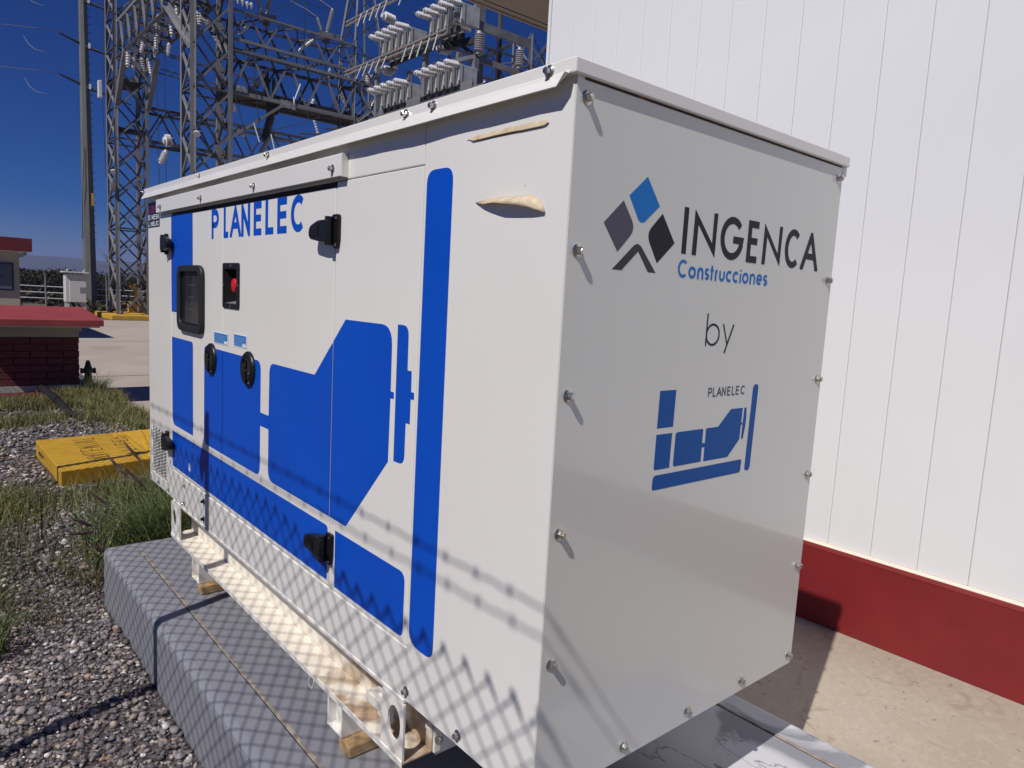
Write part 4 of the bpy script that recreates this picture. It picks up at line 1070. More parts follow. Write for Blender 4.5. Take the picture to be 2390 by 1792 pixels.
# busbars / small steelwork in the same bays
for i in range(4):
    y = 25.6 + i * .6; z = 6.9 + .25 * math.sin(i * 1.9)
    k = MB(); k.tube([(6.05, y, z), (9.6, y + .3, z - .05)], .022, 5); tag(k.build('busbar', M_GALVD, origin=(7.8, y, z)), 'thin dark busbar crossing the bay behind the nearer tower', 'busbar', 'busbars behind the nearer tower')
for i in range(10):
    y = 21 + i * .7; z = 4.9 + .3 * math.sin(i * 2.3)
    k = MB(); k.tube([(10.5, y, z), (16.5, y + .3, z + 1.0)], .03, 5); tag(k.build('busbar', M_GALVD, origin=(13, y, z)), 'thin dark busbar crossing behind the capacitor bank', 'busbar', 'busbars behind the capacitor bank')
for i, (a, b, sag) in enumerate((((7.2, 19.9, 6.95), (8.78, 19.9, 6.96), -.02), ((7.18, 19.9, 7.05), (9.66, 19.9, 6.9), .12), ((8.04, 19.4, 9.2), (8.07, 19.4, 5.85), 0), ((7.16, 19.4, 7.05), (8.6, 19.4, 8.1), 0),
        ((8.05, 19.4, 7.27), (8.66, 19.9, 7.46), .03), ((8.3, 19.9, 7.75), (9.15, 19.9, 7.82), .05), ((7.17, 19.4, 3.9), (8.6, 19.4, 4.55), .05), ((4.62, 28.1, 6.28), (4.64, 28.1, 11), 0), ((4.6, 28.1, 5.6), (4.68, 28.1, 3.0), 0),
        ((5.3, 24, 7.2), (5.4, 24, 1.2), 0), ((5.15, 22.5, 7.2), (5.2, 22.5, 1.2), 0), ((5.6, 27, 7.1), (5.6, 26.8, 2), 0), ((9.34, 19.9, 7.05), (12, 20, 8.4), 0), ((6.6, 19.3, 5.4), (6.75, 19.3, 3.9), 0), ((6.1, 19.3, 4.6), (6.5, 19.3, 3.2), 0))):
    a = Vector(a); b = Vector(b); k = MB()
    k.tube([a.lerp(b, t / 8) - Vector((0, 0, sag * 4 * (t / 8) * (1 - t / 8))) for t in range(9)], .010, 5)
    tag(k.build('conductor_wire', M_WIRE, origin=a), 'thin dark wire strung among the substation beams', 'wire', 'wires among the substation beams')
# fittings on tower 1: pale box, flood lamps
k = MB(); k.box(4.48, 4.60, 28.1, 28.3, 5.68, 6.26); tag(k.build('antenna_box', M_BOXW, bevel=.02, origin=(4.54, 28.2, 5.7)), 'tall narrow white box mounted left of the farthest tower', 'equipment box')
for x, y, z, lab in ((4.90, 28.05, 3.28, 'round white flood lamp low on the farthest left tower'), (5.08, 19.15, 3.42, 'round white flood lamp on the nearer tower above the roof')):
    t = thing('flood_lamp', lab, 'lamp', (x, y, z)); k = MB(); k.lathe([(0, .04), (.06, .085), (.09, .09), (.10, .08)], (x, y, z), (-.35, -.55, -.75), 16); k.build('lamp_head', M_BOXW, t, smooth=True)
    k = MB(); k.tube([(x, y, z), (x + .12, y + .12, z + .05)], .02, 6); k.build('bracket', M_GALV, t)
k = MB(); k.box(4.80, 4.95, 28.0, 28.2, 2.55, 2.85); tag(k.build('junction_box', M_GALV, origin=(4.87, 28.1, 2.6)), 'small grey junction box on the left leg of the farthest tower', 'equipment box')

# ------------------------------------------------------------------ CAPACITOR BANK
rack = thing('capacitor_rack', 'grey steel rack of the capacitor bank beyond the generator roof', 'steel rack', (7.5, 11.6, gz))
def rb(name, x0, x1, y0, y1, z0, z1, m_=M_GALV):
    k = MB(); k.box(x0, x1, y0, y1, z0, z1); k.build(name, m_, rack)
for y in (9.75, 11.55, 13.45):
    for x in (7.1, 7.9): rb('post', x, x + .09, y, y + .09, gz, 3.2 if y < 11 else 4.5)
rb('rail', 7.0, 7.06, 9.4, 13.6, 3.20, 3.30, M_GALV); rb('rail', 7.9, 7.96, 9.4, 13.6, 3.20, 3.30, M_GALVD); rb('rail', 7.0, 7.9, 9.4, 9.48, 3.18, 3.30); rb('rail', 7.3, 7.36, 9.5, 13.55, 3.34, 3.41, M_IRON); rb('rail', 7.03, 7.09, 9.9, 13.4, 3.31, 3.41, M_IRON)
rb('rail', 7.02, 7.08, 10.35, 13.4, 4.38, 4.48, M_GALVD); rb('rail', 7.3, 7.36, 10.6, 13.3, 4.40, 4.48, M_IRON)
rb('side_plate', 6.98, 7.0, 12.9, 13.3, 3.24, 3.42); rb('side_plate', 6.98, 7.0, 11.5, 12.0, 3.22, 3.42); rb('side_plate', 6.98, 7.0, 9.8, 10.15, 3.22, 3.42)
for za in (4.36, 4.44): 
    k = MB(); k.tube([(6.93, 10.5, za), (6.93, 14.6, za + .02)], .022, 8); k.build('busbar', mat('bus_tube', (.26, .23, .21), .5), rack)
for za in (5.44, 5.52):
    k = MB(); k.tube([(6.93, 11.9, za), (6.93, 14.6, za + .01)], .022, 8); k.build('busbar', MATS['bus_tube'], rack)
rb('upright', 6.88, 6.94, 10.47, 10.53, 4.33, 4.78, M_GALV)
rb('cross_beam', 6.9, 8.75, 10.28, 10.34, 4.50, 4.66); rb('cross_beam', 7.45, 8.75, 10.28, 10.34, 3.93, 4.03)
rb('column', 7.36, 7.46, 10.25, 10.35, 3.3, 3.98); rb('column', 7.36, 7.46, 10.28, 10.36, 4.66, 5.6); rb('column', 7.62, 7.75, 10.5, 10.62, gz, 5.4); rb('column', 8.2, 8.26, 10.6, 10.68, gz, 5.2, M_GALVD); rb('column', 8.05, 8.12, 9.9, 9.98, 2.9, 3.7)
member('diagonal', (7.5, 10.3, 3.98), (8.4, 10.5, 4.5), .08, rack, M_GALV); member('diagonal', (7.0, 10.5, 3.85), (7.4, 10.3, 4.0), .07, rack, M_GALV)
member('diagonal', (6.95, 10.9, 4.15), (7.5, 10.5, 4.35), .12, rack, M_IRON); member('diagonal', (7.1, 10.6, 4.3), (7.42, 10.3, 4.0), .06, rack, M_IRON)
insulator('large dark ribbed post insulator at the near end of the capacitor rack', (7.43, 10.25, 4.05), (7.43, 10.25, 4.46), .095, 8, M_PORCD, 'post insulators of the rack')
insulator('second ribbed post insulator further right, under the canopy corner', (8.47, 10.3, 4.05), (8.47, 10.3, 4.45), .085, 8, M_PORCD, 'post insulators of the rack')
insulator('slim ribbed post insulator between the two lower capacitor groups', (7.25, 11.75, 3.42), (7.25, 11.75, 3.95), .05, 11, M_PORCD, 'post insulators of the rack')
insulator('fat white horizontal insulator above the nearer lower capacitors', (6.95, 10.9, 4.19), (7.25, 10.9, 4.21), .10, 9, M_PORC, 'horizontal insulators of the rack')
insulator('fat white horizontal insulator above the farther lower capacitors', (7.14, 13.3, 4.31), (7.42, 13.3, 4.32), .10, 9, M_PORC, 'horizontal insulators of the rack')
insulator('fat white horizontal insulator at the top left of the capacitor bank', (7.1, 13.3, 5.42), (7.44, 13.3, 5.38), .10, 9, M_PORC, 'horizontal insulators of the rack')
insulator('grey ribbed post insulator behind the farther upper capacitors', (7.9, 14.1, 4.6), (7.9, 14.1, 5.1), .10, 9, M_PORCD, 'post insulators of the rack')
proto = None; G_C = 'capacitor units in the rack'
def cap_proto():
    c = thing('capacitor_unit', 'x', 'capacitor', (7.0, 0, 0), G_C)
    k = MB(); k.box(7.0, 7.42, -.038, .038, 0, .36); b = k.build('can', M_CAPBODY, c, bevel=.01)
    k = MB(); k.lathe(sheds(.34, .058, 7, .5, .03), (7.02, 0, .345), (-.97, 0, -.06), 12); bs = k.build('bushing', M_PORC, c, smooth=True)
    k = MB(); k.tube([(6.68, 0, .33), (6.62, 0, .335)], .010, 6); k.build('terminal', M_GALV, bs)
    k = MB(); k.box(6.985, 7.03, -.06, -.038, .02, .06); k.build('lug', M_GALV, c)
    k = MB(); k.box(7.08, 7.10, -.0396, -.0375, 0.02, .34); k.build('seam', M_GALVD, c)
    return c
rowname = {0: 'lower row', 1: 'upper row'}; grp = {0: 'farther group', 1: 'nearer group'}
ordn = ['nearest', 'second', 'third', 'fourth', 'farthest']
for row, zz in ((0, 3.42), (1, 4.49)):
    for gi, ys_ in ((0, (12.03, 12.30, 12.55, 12.81, 13.07)), (1, (10.27, 10.52, 10.77, 11.02, 11.27))):
        for oi, y in enumerate(ys_):
            if proto is None: proto = cap_proto(); c = proto
            else:
                c = proto.copy(); COL.objects.link(c)
                for ch_ in proto.children:
                    a = clone(ch_, c)
                    for g2 in ch_.children: clone(g2, a)
            c.location = (7.0, y, zz); c['label'] = f'grey capacitor can with white bushing, {ordn[oi]} in the {grp[gi]} of the {rowname[row]}'
rods = [(10.84, 4.40, 10.92, 4.12), (11.1, 4.40, 11.19, 4.12), (11.38, 4.40, 11.48, 4.12), (11.65, 4.40, 11.75, 4.13), (11.93, 4.40, 12.04, 4.14), (12.71, 4.40, 12.84, 4.17), (12.97, 4.41, 13.11, 4.17), (13.23, 4.41, 13.37, 4.17), (13.5, 4.42, 13.64, 4.17), (13.76, 4.42, 13.92, 4.17),
        (12.1, 5.5, 12.22, 5.26), (12.75, 5.50, 12.87, 5.26), (13.02, 5.51, 13.14, 5.26), (13.29, 5.52, 13.41, 5.26), (13.56, 5.52, 13.67, 5.27), (13.83, 5.52, 13.94, 5.27)]
r0 = None
for i, (ya, za, yb, zb) in enumerate(rods):
    k = MB(); k.tube([(6.90, ya, za), (6.86, yb, zb)], .013, 8); o = k.build('fuse', M_STICKW, origin=(6.9, ya, za))
    wi = i if i < 10 else i - 10
    tag(o, f'thin white fuse rod, {("first", "second", "third", "fourth", "fifth", "sixth", "seventh", "eighth", "ninth", "tenth")[wi]} from the near end of the {"upper" if za > 5 else "lower"} bus tube', 'fuse', f'{"upper" if za > 5 else "lower"} fuse rods of the capacitor bank')

# ------------------------------------------------------------------ YELLOW KERB, COVERS
kb = thing('yellow_kerb', 'yellow painted concrete kerb around the foot of the farthest left tower', 'kerb', (8, 28.5, gz))
k = MB(); k.box(4.66, 14, 27.44, 30.6, gz, gz + .17); k.build('kerb_block', M_YEL2, kb, bevel=.01)
yb = thing('yellow_valve_box', 'yellow box with pipe elbow standing on the kerb beside the farthest tower', 'equipment box', (6.0, 29.6, gz + .17))
k = MB(); k.box(5.75, 6.25, 29.8, 30.2, gz + .17, gz + .55); k.build('box', M_YEL2, yb, bevel=.01)
k = MB(); k.lathe([(0, .12), (.1, .22), (.16, .22), (.2, .1)], (6.0, 30.0, -.92), (0, 0, 1), 14); k.tube([(6.0, 30, -1.4), (6.0, 30, -.9)], .06, 8); k.build('yellow_cap', M_YEL2, yb, smooth=True)

yc = thing('yellow_cover', 'yellow painted steel cover with black stencil letters lying in the grass', 'trench cover', (.4, 5.7, gz))
FL, FR, BR, BL = (-.068, 5.08), (1.05, 5.33), (1.2, 6.50), (-.079, 6.31)
k = MB(); k.prism([FL, FR, BR, BL], gz - .02, -1.860, 'z'); k.build('lid', M_YEL, yc, bevel=.006)
def ycp(u, v):
    a = Vector(FL).lerp(Vector(FR), u); b = Vector(BL).lerp(Vector(BR), u); return a.lerp(b, v)
k = MB()
def yquad(k, u0, v0, u1, v1, w, h0, h1):
    p, q = ycp(u0, v0), ycp(u1, v1); dd = (q - p).normalized(); nn = Vector((-dd.y, dd.x)) * w / 2
    k.prism([tuple(p - nn), tuple(q - nn), tuple(q + nn), tuple(p + nn)], h0, h1, 'z')
yquad(k, .585, .02, .66, .98, .03, -1.859, -1.851); k.build('rib', M_YEL, yc, bevel=.003)
# stencil rows (read from the far side)
yrow = [('T', .18), ('A', .18), ('P', .18), ('A', .18)]
def ystencil(txt, u, v0, v1, h):
    k = MB(); n = len(txt); st = (v1 - v0) / n
    for i, c in enumerate(txt):
        base = v0 + i * st
        for g2 in glyph(c, .62):
            for a, b in zip(g2[:-1], g2[1:]):
                if abs(a[0] - b[0]) + abs(a[1] - b[1]) < .05: continue
                yquad(k, u + a[1] * h, base + a[0] * st, u + b[1] * h, base + b[0] * st, .008, -1.8598, -1.8590)
    k.build('lettering', M_INK, yc)
ystencil('MALEMINT', .20, .18, .92, .13); ystencil('TILEP', .43, .30, .88, .10); ystencil('ATM', .78, .45, .85, .14)
k = MB(); k.tube([(-.09, 5.95, -1.92), (-.10, 5.93, -1.885), (-.10, 5.86, -1.885), (-.09, 5.84, -1.92)], .005, 6); k.build('lift_handle', M_IRON, yc)

# ------------------------------------------------------------------ PIPE RAIL FENCE, FAR POSTS
rl = thing('pipe_rail', 'low white three pipe rail in front of the dark bushes', 'railing', (5, 33, gz))
for zz in (-1.0, -1.24, -1.47):
    k = MB(); k.tube([(-1, 33, zz + .05), (8.6, 33, zz - .05)], .022, 6); k.build('rail', M_BOXW, rl)
for x in (1.2, 4.1, 8.6): 
    k = MB(); k.tube([(x, 33, gz), (x, 33, -.98)], .03, 6); k.build('post', M_BOXW, rl)
for x, lab in ((3.04, 'thin grey fence post with bent top left of the white cabinet'), (5.01, 'thin grey fence post with bent top left of the farthest tower')):
    k = MB(); k.tube([(x, 30, gz), (x - .01, 30, -.58), (x - .05, 30, -.38)], [.032, .032, .02], 8); tag(k.build('fence_post', M_GALV, origin=(x, 30, gz)), lab, 'post', 'bent top fence posts')

# ------------------------------------------------------------------ SHRUBS, TREES
def leaves(center, rad, n, size, cols, up=.5, flat=1.):
    c = np.array(center); v = rng.normal(size=(n, 3)); v /= np.linalg.norm(v, axis=1)[:, None]
    r = rng.uniform(.35, 1, n) ** .6
    lob = 1 + .25 * np.sin(v[:, 0] * 5 + center[0]) * np.cos(v[:, 2] * 4 + center[1])
    P = c + v * (r * lob)[:, None] * np.array(rad)
    a = rng.normal(size=(n, 3)); a /= np.linalg.norm(a, axis=1)[:, None]
    b = np.cross(a, rng.normal(size=(n, 3))); b /= np.linalg.norm(b, axis=1)[:, None]
    s = size * rng.uniform(.5, 1.3, n)[:, None]
    q = np.stack([P - a * s, P - b * s * .45, P + a * s, P + b * s * .45], 1).reshape(-1, 3)
    col = np.array(cols)[rng.integers(0, len(cols), n)] * rng.uniform(.7, 1.25, (n, 1))
    return q, np.repeat(col, 4, 0)
def quads_obj(name, Q, C_, material, parent=None):
    me = bpy.data.meshes.new(name); nv = len(Q); nf = nv // 4
    off = wloc(parent) if parent else Vector((0, 0, 0))
    me.vertices.add(nv); me.vertices.foreach_set('co', (Q - np.array(off)).astype(np.float32).ravel())
    me.loops.add(nv); me.loops.foreach_set('vertex_index', np.arange(nv, dtype=np.int32))
    me.polygons.add(nf); me.polygons.foreach_set('loop_start', np.arange(0, nv, 4, dtype=np.int32))
    ca = me.color_attributes.new('Col', 'FLOAT_COLOR', 'POINT')
    ca.data.foreach_set('color', np.concatenate([C_, np.ones((nv, 1))], 1).astype(np.float32).ravel())
    me.update(calc_edges=True); me.validate()
    me.materials.append(material); o = bpy.data.objects.new(name, me); COL.objects.link(o)
    if parent: o.parent = parent
    return o
olive = [(.040, .038, .016), (.028, .030, .013), (.055, .046, .022), (.08, .06, .032), (.022, .023, .010)]
dk = [(.02, .03, .012), (.03, .042, .018), (.015, .02, .01)]
def bush(x, y, r, h, lab, cols=olive, n=7000, name='shrub', cat='shrub', grp_='scrub beyond the yard', trunk=.3, size=.085):
    t = thing(name, lab, cat, (x, y, gz), grp_)
    Q = []; Cc = []
    for i in range(6):
        a = i * 1.05; q, c_ = leaves((x + r * .5 * math.cos(a), y + r * .4 * math.sin(a), gz + h * random.uniform(.35, .72)), (r * .62, r * .6, h * random.uniform(.28, .42)), n // 6, size, cols); Q.append(q); Cc.append(c_)
    q, c_ = leaves((x, y, gz + h * .28), (r * 1.0, r * .8, h * .30), n // 4, size, cols); Q.append(q); Cc.append(c_)
    quads_obj('foliage', np.concatenate(Q), np.concatenate(Cc), M_LEAF, t)
    k = MB()
    for i in range(4):
        a = i * 1.7; k.tube([(x, y, gz), (x + .2 * r * math.cos(a), y + .2 * math.sin(a), gz + h * .35), (x + .55 * r * math.cos(a), y, gz + h * .75)], [.07, .04, .012], 6)
    k.build('stem', M_BARK, t)
    return t
posn = ['behind the guard house corner', 'left of the bent post', 'just right of the bent post', 'left of the white cabinet', 'behind the white cabinet', 'right of the tall pole', 'left of the farthest tower', 'behind the foot of the farthest tower']
for i, (x, y, r, h) in enumerate(((2.6, 44, 2.2, 1.7), (4.2, 46, 2.2, 1.75), (5.6, 45, 1.9, 2.05), (7.2, 47, 2.3, 2.0), (8.6, 44, 2.1, 1.9), (9.6, 46, 2.2, 1.8), (11.0, 45, 2.0, 1.9), (12.4, 44, 2.2, 2.2))):
    bush(x - 1.0, y, r, h - .35, 'dark olive bush ' + posn[i])
for i in range(9):
    bush(-6 + i * 4.4, 60 + (i % 3) * 3, 3.4, 1.9, 'low dry scrub farther back along the horizon', n=3000, size=.12, grp_='far scrub')
# low scrub mass under the rails
Q = []; Cc = []
for i in range(26):
    q, c_ = leaves((random.uniform(-3, 16), random.uniform(31, 42), gz + .2), (1.3, 1.2, random.uniform(.2, .6)), 420, .14, olive + [(.12, .09, .05)]); Q.append(q); Cc.append(c_)
tag(quads_obj('low_scrub', np.concatenate(Q), np.concatenate(Cc), M_LEAF), kind='stuff')
bush(8.1, 33.5, .9, 3.0, 'dark narrow tree behind the right legs of the farthest tower', dk, 2200, 'dark_tree', 'tree', None, size=.12)
def bare(x, y, h, lab):
    t = thing('bare_tree', lab, 'tree', (x, y, gz)); k = MB(); k.tube([(x, y, gz), (x + .05, y, gz + h * .5), (x + .1, y, gz + h * .75)], [.05, .035, .02], 6); k.build('trunk', M_BARK, t)
    k = MB()
    for i in range(18):
        a = random.uniform(0, 6.28); z = gz + h * random.uniform(.45, .8); l = random.uniform(.3, .8)
        k.tube([(x + .07, y, z), (x + .07 + l * .5 * math.cos(a), y + l * .4 * math.sin(a), z + l * .4), (x + .07 + l * math.cos(a), y + l * math.sin(a), z + l * random.uniform(.2, .9))], [.014, .010, .004], 4)
    k.build('twig', M_BARK, t)
bare(5.9, 34, 3.2, 'leafless small tree between the tall pole and the farthest tower')

# ------------------------------------------------------------------ HILLS
k = MB(); vs = []; fs = []; NX = 60
rows = [(820, 0), (900, .45), (1000, .85), (1100, 1.), (1250, .8)]
for j, (yy, f) in enumerate(rows):
    for i in range(NX + 1):
        x = -500 + 1500 * i / NX
        h = 22.0 + 2.2 * math.sin(x * .012 + 1.1) + 1.3 * math.sin(x * .031) + .8 * math.sin(x * .085) - max(0, (x - 160)) * .006
        vs.append((x, yy + 15 * math.sin(x * .02 + j), gz - 2 + (h + 2) * f + (.9 * math.sin(x * .09 + j * 2) if 0 < j < 4 else 0)))
for j in range(len(rows) - 1):
    for i in range(NX): a = j * (NX + 1) + i; fs.append((a, a + 1, a + NX + 2, a + NX + 1))
k.add(vs, fs); tag(k.build('hills', M_HILL, smooth=True), kind='structure')
HAZE = True
if HAZE:
    hz = MB(); hz.box(-620, 1120, -80, 1680, gz - 3, 46)
    hm = bpy.data.materials.new('haze_air'); hm.use_nodes = True; n_ = hm.node_tree
    for nd in list(n_.nodes):
        if nd.type == 'BSDF_PRINCIPLED': n_.nodes.remove(nd)
    pv = n_.nodes.new('ShaderNodeVolumePrincipled'); pv.inputs['Color'].default_value = (.42, .52, 1, 1); pv.inputs['Density'].default_value = .0008
    pv.inputs['Anisotropy'].default_value = .2
    n_.links.new(pv.outputs[0], n_.nodes['Material Output'].inputs['Volume'])
    tag(hz.build('haze', hm), kind='stuff')

# ------------------------------------------------------------------ GRAVEL
def ico(sub):
    bm = bmesh.new(); bmesh.ops.create_icosphere(bm, subdivisions=sub, radius=1)
    v = np.array([x.co[:] for x in bm.verts]); f = np.array([[q.index for q in p.verts] for p in bm.faces]); bm.free(); return v, f
def stones(name, xs, ys, size, sub, lift=.0):
    v0, f0 = ico(sub); n = len(xs); nv = len(v0)
    s = size[:, None] * np.stack([rng.uniform(.8, 1.25, n), rng.uniform(.6, .95, n), rng.uniform(.38, .7, n)], 1)
    V = v0[None] * (1 + rng.normal(0, .06, (n, nv, 1))) * np.ones((n, 1, 1))
    # flatten random facets: chop along random planes to look broken
    for _ in range(6):
        pn = rng.normal(size=(n, 3)); pn /= np.linalg.norm(pn, axis=1)[:, None]; dd = rng.uniform(.38, .8, n)
        dist = np.einsum('nvk,nk->nv', V, pn) - dd[:, None]
        V = V - np.maximum(dist, 0)[:, :, None] * pn[:, None, :]
    V = V * s[:, None, :]
    az_ = rng.uniform(0, 6.28, n); ti = rng.normal(0, .45, n)
    ca, sa, ct, st = np.cos(az_), np.sin(az_), np.cos(ti), np.sin(ti)
    R = np.zeros((n, 3, 3)); R[:, 0, 0] = ca; R[:, 0, 1] = -sa * ct; R[:, 0, 2] = sa * st; R[:, 1, 0] = sa; R[:, 1, 1] = ca * ct; R[:, 1, 2] = -ca * st; R[:, 2, 1] = st; R[:, 2, 2] = ct
    V = np.einsum('nij,nvj->nvi', R, V)
    zb = np.array([bed(a, b) for a, b in zip(xs, ys)]) + s[:, 2] * rng.uniform(.1, .9, n) + lift
    V = V + np.stack([xs, ys, zb], 1)[:, None, :]
    base = 1.65 * np.array([(.150, .134, .138), (.115, .103, .110), (.20, .175, .165), (.25, .205, .172), (.34, .30, .275), (.095, .085, .09), (.20, .135, .105), (.46, .44, .43)])
    ci = rng.choice(len(base), n, p=[.27, .22, .15, .10, .07, .13, .03, .03])
    C_ = base[ci] * rng.uniform(.75, 1.25, (n, 1))
    me = bpy.data.meshes.new(name); Fa = (f0[None] + (np.arange(n) * nv)[:, None, None]).reshape(-1, 3)
    me.vertices.add(n * nv); me.vertices.foreach_set('co', V.astype(np.float32).ravel())
    me.loops.add(len(Fa) * 3); me.loops.foreach_set('vertex_index', Fa.astype(np.int32).ravel())
    me.polygons.add(len(Fa)); me.polygons.foreach_set('loop_start', np.arange(0, len(Fa) * 3, 3, dtype=np.int32))
    ca_ = me.color_attributes.new('Col', 'FLOAT_COLOR', 'POINT')
    ca_.data.foreach_set('color', np.concatenate([np.repeat(C_, nv, 0), np.ones((n * nv, 1))], 1).astype(np.float32).ravel())
    me.update(calc_edges=True)
    me.materials.append(M_STONE)
    o = bpy.data.objects.new(name, me); COL.objects.link(o); return tag(o, kind='stuff')
def field(x0, x1, y0, y1, dens):
    n = int((x1 - x0) * (y1 - y0) * dens); return rng.uniform(x0, x1, n), rng.uniform(y0, y1, n)
xs, ys_ = field(-1.0, -.2, .75, 3.1, 4200); m_ = xs < -.225; xs, ys_ = xs[m_], ys_[m_]
stones('gravel', xs, ys_, rng.gamma(5, .0093 / 5, len(xs)) + .003, 1)
xs, ys_ = field(-1.2, .9, 2.9, 5.1, 2100); m_ = (ys_ > 3.0) & ~((xs > -.225) & (ys_ < 2.87)); xs, ys_ = xs[m_], ys_[m_]
stones('gravel', xs, ys_, rng.gamma(6, .012 / 6, len(xs)) + .003, 1)
xs, ys_ = field(-1.2, 1.2, 5.1, 9.6, 1100); m_ = ~((xs > -.1) & (ys_ > 5.05) & (ys_ < 6.5)); xs, ys_ = xs[m_], ys_[m_]
stones('gravel', xs, ys_, rng.gamma(6, .015 / 6, len(xs)) + .004, 1)

# ------------------------------------------------------------------ GRASS
def grass(name, pts, hmin, hmax, wid, lean, cols, bend=(0, 0), tagit=True, parent=None, seg=4):
    n = len(pts); pts = np.array(pts); h = rng.uniform(hmin, hmax, n); az_ = rng.uniform(0, 6.28, n)
    ln = np.abs(rng.normal(lean, lean * .5, n)); dx = np.cos(az_) * ln + bend[0]; dy = np.sin(az_) * ln + bend[1]
    zb = np.array([bed(a, b) for a, b in pts]); px = rng.uniform(0, 6.28, n); wx, wy = np.cos(px), np.sin(px)
    w_ = wid * rng.uniform(.6, 1.3, n); rings = []
    for k2 in range(seg + 1):
        t = k2 / seg; cx_ = pts[:, 0] + dx * h * t ** 1.8; cy_ = pts[:, 1] + dy * h * t ** 1.8
        L2 = np.sqrt(dx ** 2 + dy ** 2); cz_ = zb + h * (t - .35 * np.minimum(L2, 1.6) * t ** 2.4)
        ww = w_ * (1 - t * .92) / 2
        rings.append((np.stack([cx_ - wx * ww, cy_ - wy * ww, cz_], 1), np.stack([cx_ + wx * ww, cy_ + wy * ww, cz_], 1)))
    Q = np.concatenate([np.stack([rings[i][0], rings[i][1], rings[i+1][1], rings[i+1][0]], 1) for i in range(seg)]).reshape(-1, 3)
    col = np.array(cols)[rng.integers(0, len(cols), n)] * rng.uniform(.75, 1.2, (n, 1))
    C_ = np.concatenate([np.repeat(col, 4, 0)] * seg)
    return quads_obj(name, Q, C_, M_GRASS, parent)
green = [(.10, .17, .045), (.13, .19, .055), (.07, .12, .035), (.20, .22, .08), (.24, .21, .10)]
mix_ = [(.10, .11, .035), (.14, .13, .045), (.075, .095, .03), (.19, .16, .07)]
lit_ = [(.19, .21, .055), (.25, .24, .08), (.14, .17, .045), (.30, .27, .12)]
dry = [(.20, .155, .075), (.14, .11, .05), (.09, .10, .035), (.16, .145, .06)]
def blob(cx, cy, rx, ry, n):
    a = rng.normal(0, .5, (n, 2)); return np.stack([cx + a[:, 0] * rx, cy + a[:, 1] * ry], 1)
def keep(p): 
    return p[(~((p[:, 0] > -.25) & (p[:, 1] < 2.9))) & (~((p[:, 0] > -.1) & (p[:, 1] > 5.02) & (p[:, 1] < 6.55))) & (p[:, 0] < 1.22) & (p[:, 1] < 9.9)]
P_ = np.concatenate([blob(.25, 3.32, .34, .24, 1100), blob(.5, 3.9, .4, .6, 1100), blob(.15, 3.6, .35, .35, 420)])
tag(grass('grass', keep(P_), .16, .42, .0105, .62, green, (-.10, -.05)), kind='stuff')
P_ = np.concatenate([blob(-.74, 3.0, .12, .22, 420), blob(-.86, 3.6, .16, .5, 700), blob(-.72, 2.5, .10, .10, 160)])
tag(grass('grass', keep(P_), .14, .36, .0055, .55, green + mix_[:2], (.15, -.05)), kind='stuff')
P_ = np.concatenate([blob(-.40, 3.35, .3, .35, 190), blob(-.18, 3.1, .18, .16, 170), blob(-.55, 2.75, .25, .10, 120), blob(-.5, 3.9, .3, .3, 240)])
tag(grass('dry_grass', keep(P_), .08, .30, .004, .9, dry + mix_, (-.25, -.2)), kind='stuff')
P_ = np.concatenate([blob(.4, 4.6, .6, .4, 2600), blob(-.55, 4.65, .4, .4, 2600), blob(-.72, 6.2, .25, 1.0, 2600), blob(-.1, 7.8, .6, .3, 2000)])
tag(grass('grass', keep(P_), .05, .18, .006, .5, lit_ + green[3:], (0, 0), seg=3), kind='stuff')
P_ = np.concatenate([blob(.9, 7.9, .35, .7, 4200), blob(.3, 9.0, .8, .4, 5200), blob(.75, 9.6, .3, .35, 2200), blob(-.4, 8.8, .6, .4, 3000), blob(1.05, 9.2, .2, .5, 1800), blob(1.0, 6.9, .25, .3, 1100)])
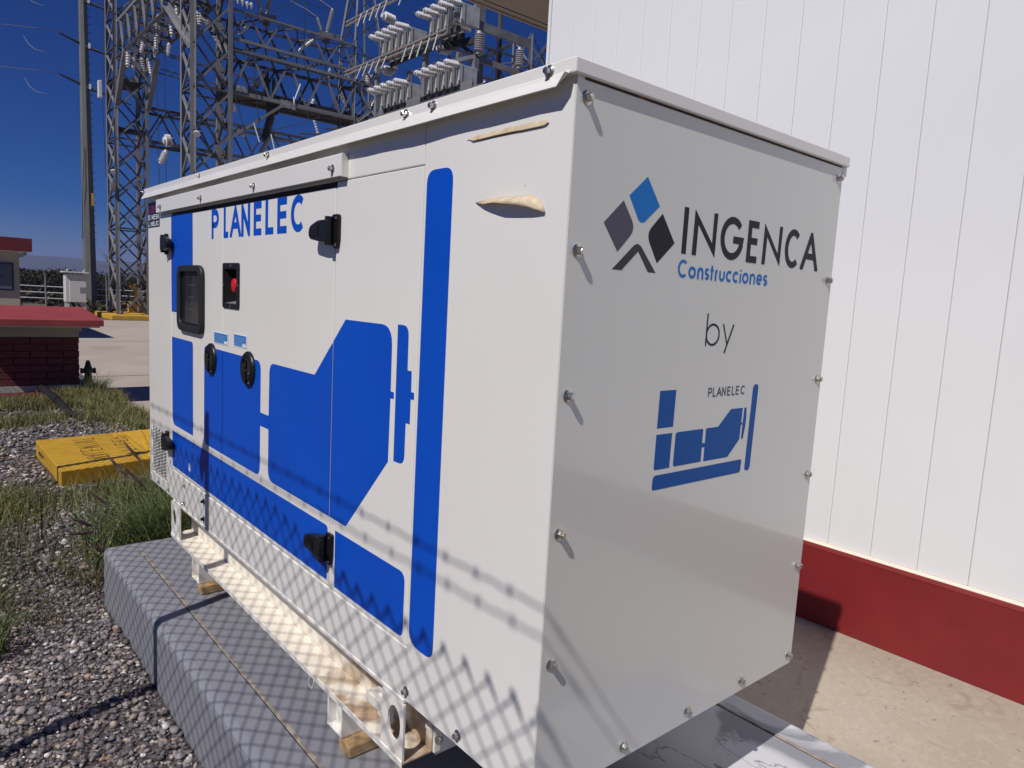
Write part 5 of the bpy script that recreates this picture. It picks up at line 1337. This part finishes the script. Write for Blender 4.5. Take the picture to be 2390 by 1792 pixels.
tag(grass('grass', keep(P_), .04, .15, .009, .5, lit_ + dry[:2], (0, 0), seg=2), kind='stuff')
P_ = blob(1.0, 9.75, .12, .12, 260)
tag(grass('grass_tuft', P_, .15, .42, .008, .6, green + mix_, (.2, 0)), kind='stuff')
# fountain grass with purple seed heads
fg = thing('fountain_grass', 'clump of fountain grass with dark purple seed heads leaning left by the pad corner', 'grass clump', (.15, 3.3, gz))
grass('blades', blob(.15, 3.3, .12, .10, 420), .3, .52, .006, .5, green, (-.2, 0), parent=fg)
heads = [((.15, 3.3), (-.02, 3.75, -1.46), (.06, 3.6, -1.58)), ((.1, 3.3), (-.15, 3.55, -1.62), (-.06, 3.5, -1.70)), ((.1, 3.3), (.12, 4.0, -1.44), (.2, 3.9, -1.56)), ((.1, 3.2), (-.28, 3.3, -1.68), (-.18, 3.28, -1.74)),
         ((.1, 3.2), (-.30, 3.2, -1.74), (-.19, 3.2, -1.745)), ((.05, 3.2), (-.22, 3.1, -1.77), (-.15, 3.08, -1.83)), ((.2, 3.3), (.03, 3.5, -1.50), (.11, 3.45, -1.60)), ((.0, 3.1), (-.12, 3.0, -1.80), (-.03, 3.0, -1.80)), ((0, 3.15), (-.1, 2.98, -1.785), (-.0, 2.98, -1.775))]
for (bx_, by_), tip, bs_ in heads:
    tip = Vector(tip); bs_ = Vector(bs_); b0_ = Vector((bx_, by_, gz + .02))
    k = MB(); k.tube([b0_, b0_.lerp(bs_, .5) + Vector((.04, 0, .08)), bs_], [.002, .0015, .001], 4); k.build('stalk', M_BARK, fg)
    k = MB(); k.tube([bs_, bs_.lerp(tip, .3), bs_.lerp(tip, .7), tip], [.004, .009, .007, .001], 7)
    for j in range(60):
        t = random.uniform(.02, .95); q = bs_.lerp(tip, t); dv = Vector((random.uniform(-1, 1), random.uniform(-1, 1), random.uniform(-1, 1))).normalized() * .014 + (tip - bs_).normalized() * .01
        k.tube([q, q + dv], .0007, 3, caps=False)
    k.build('seed_head', M_SEED, fg)
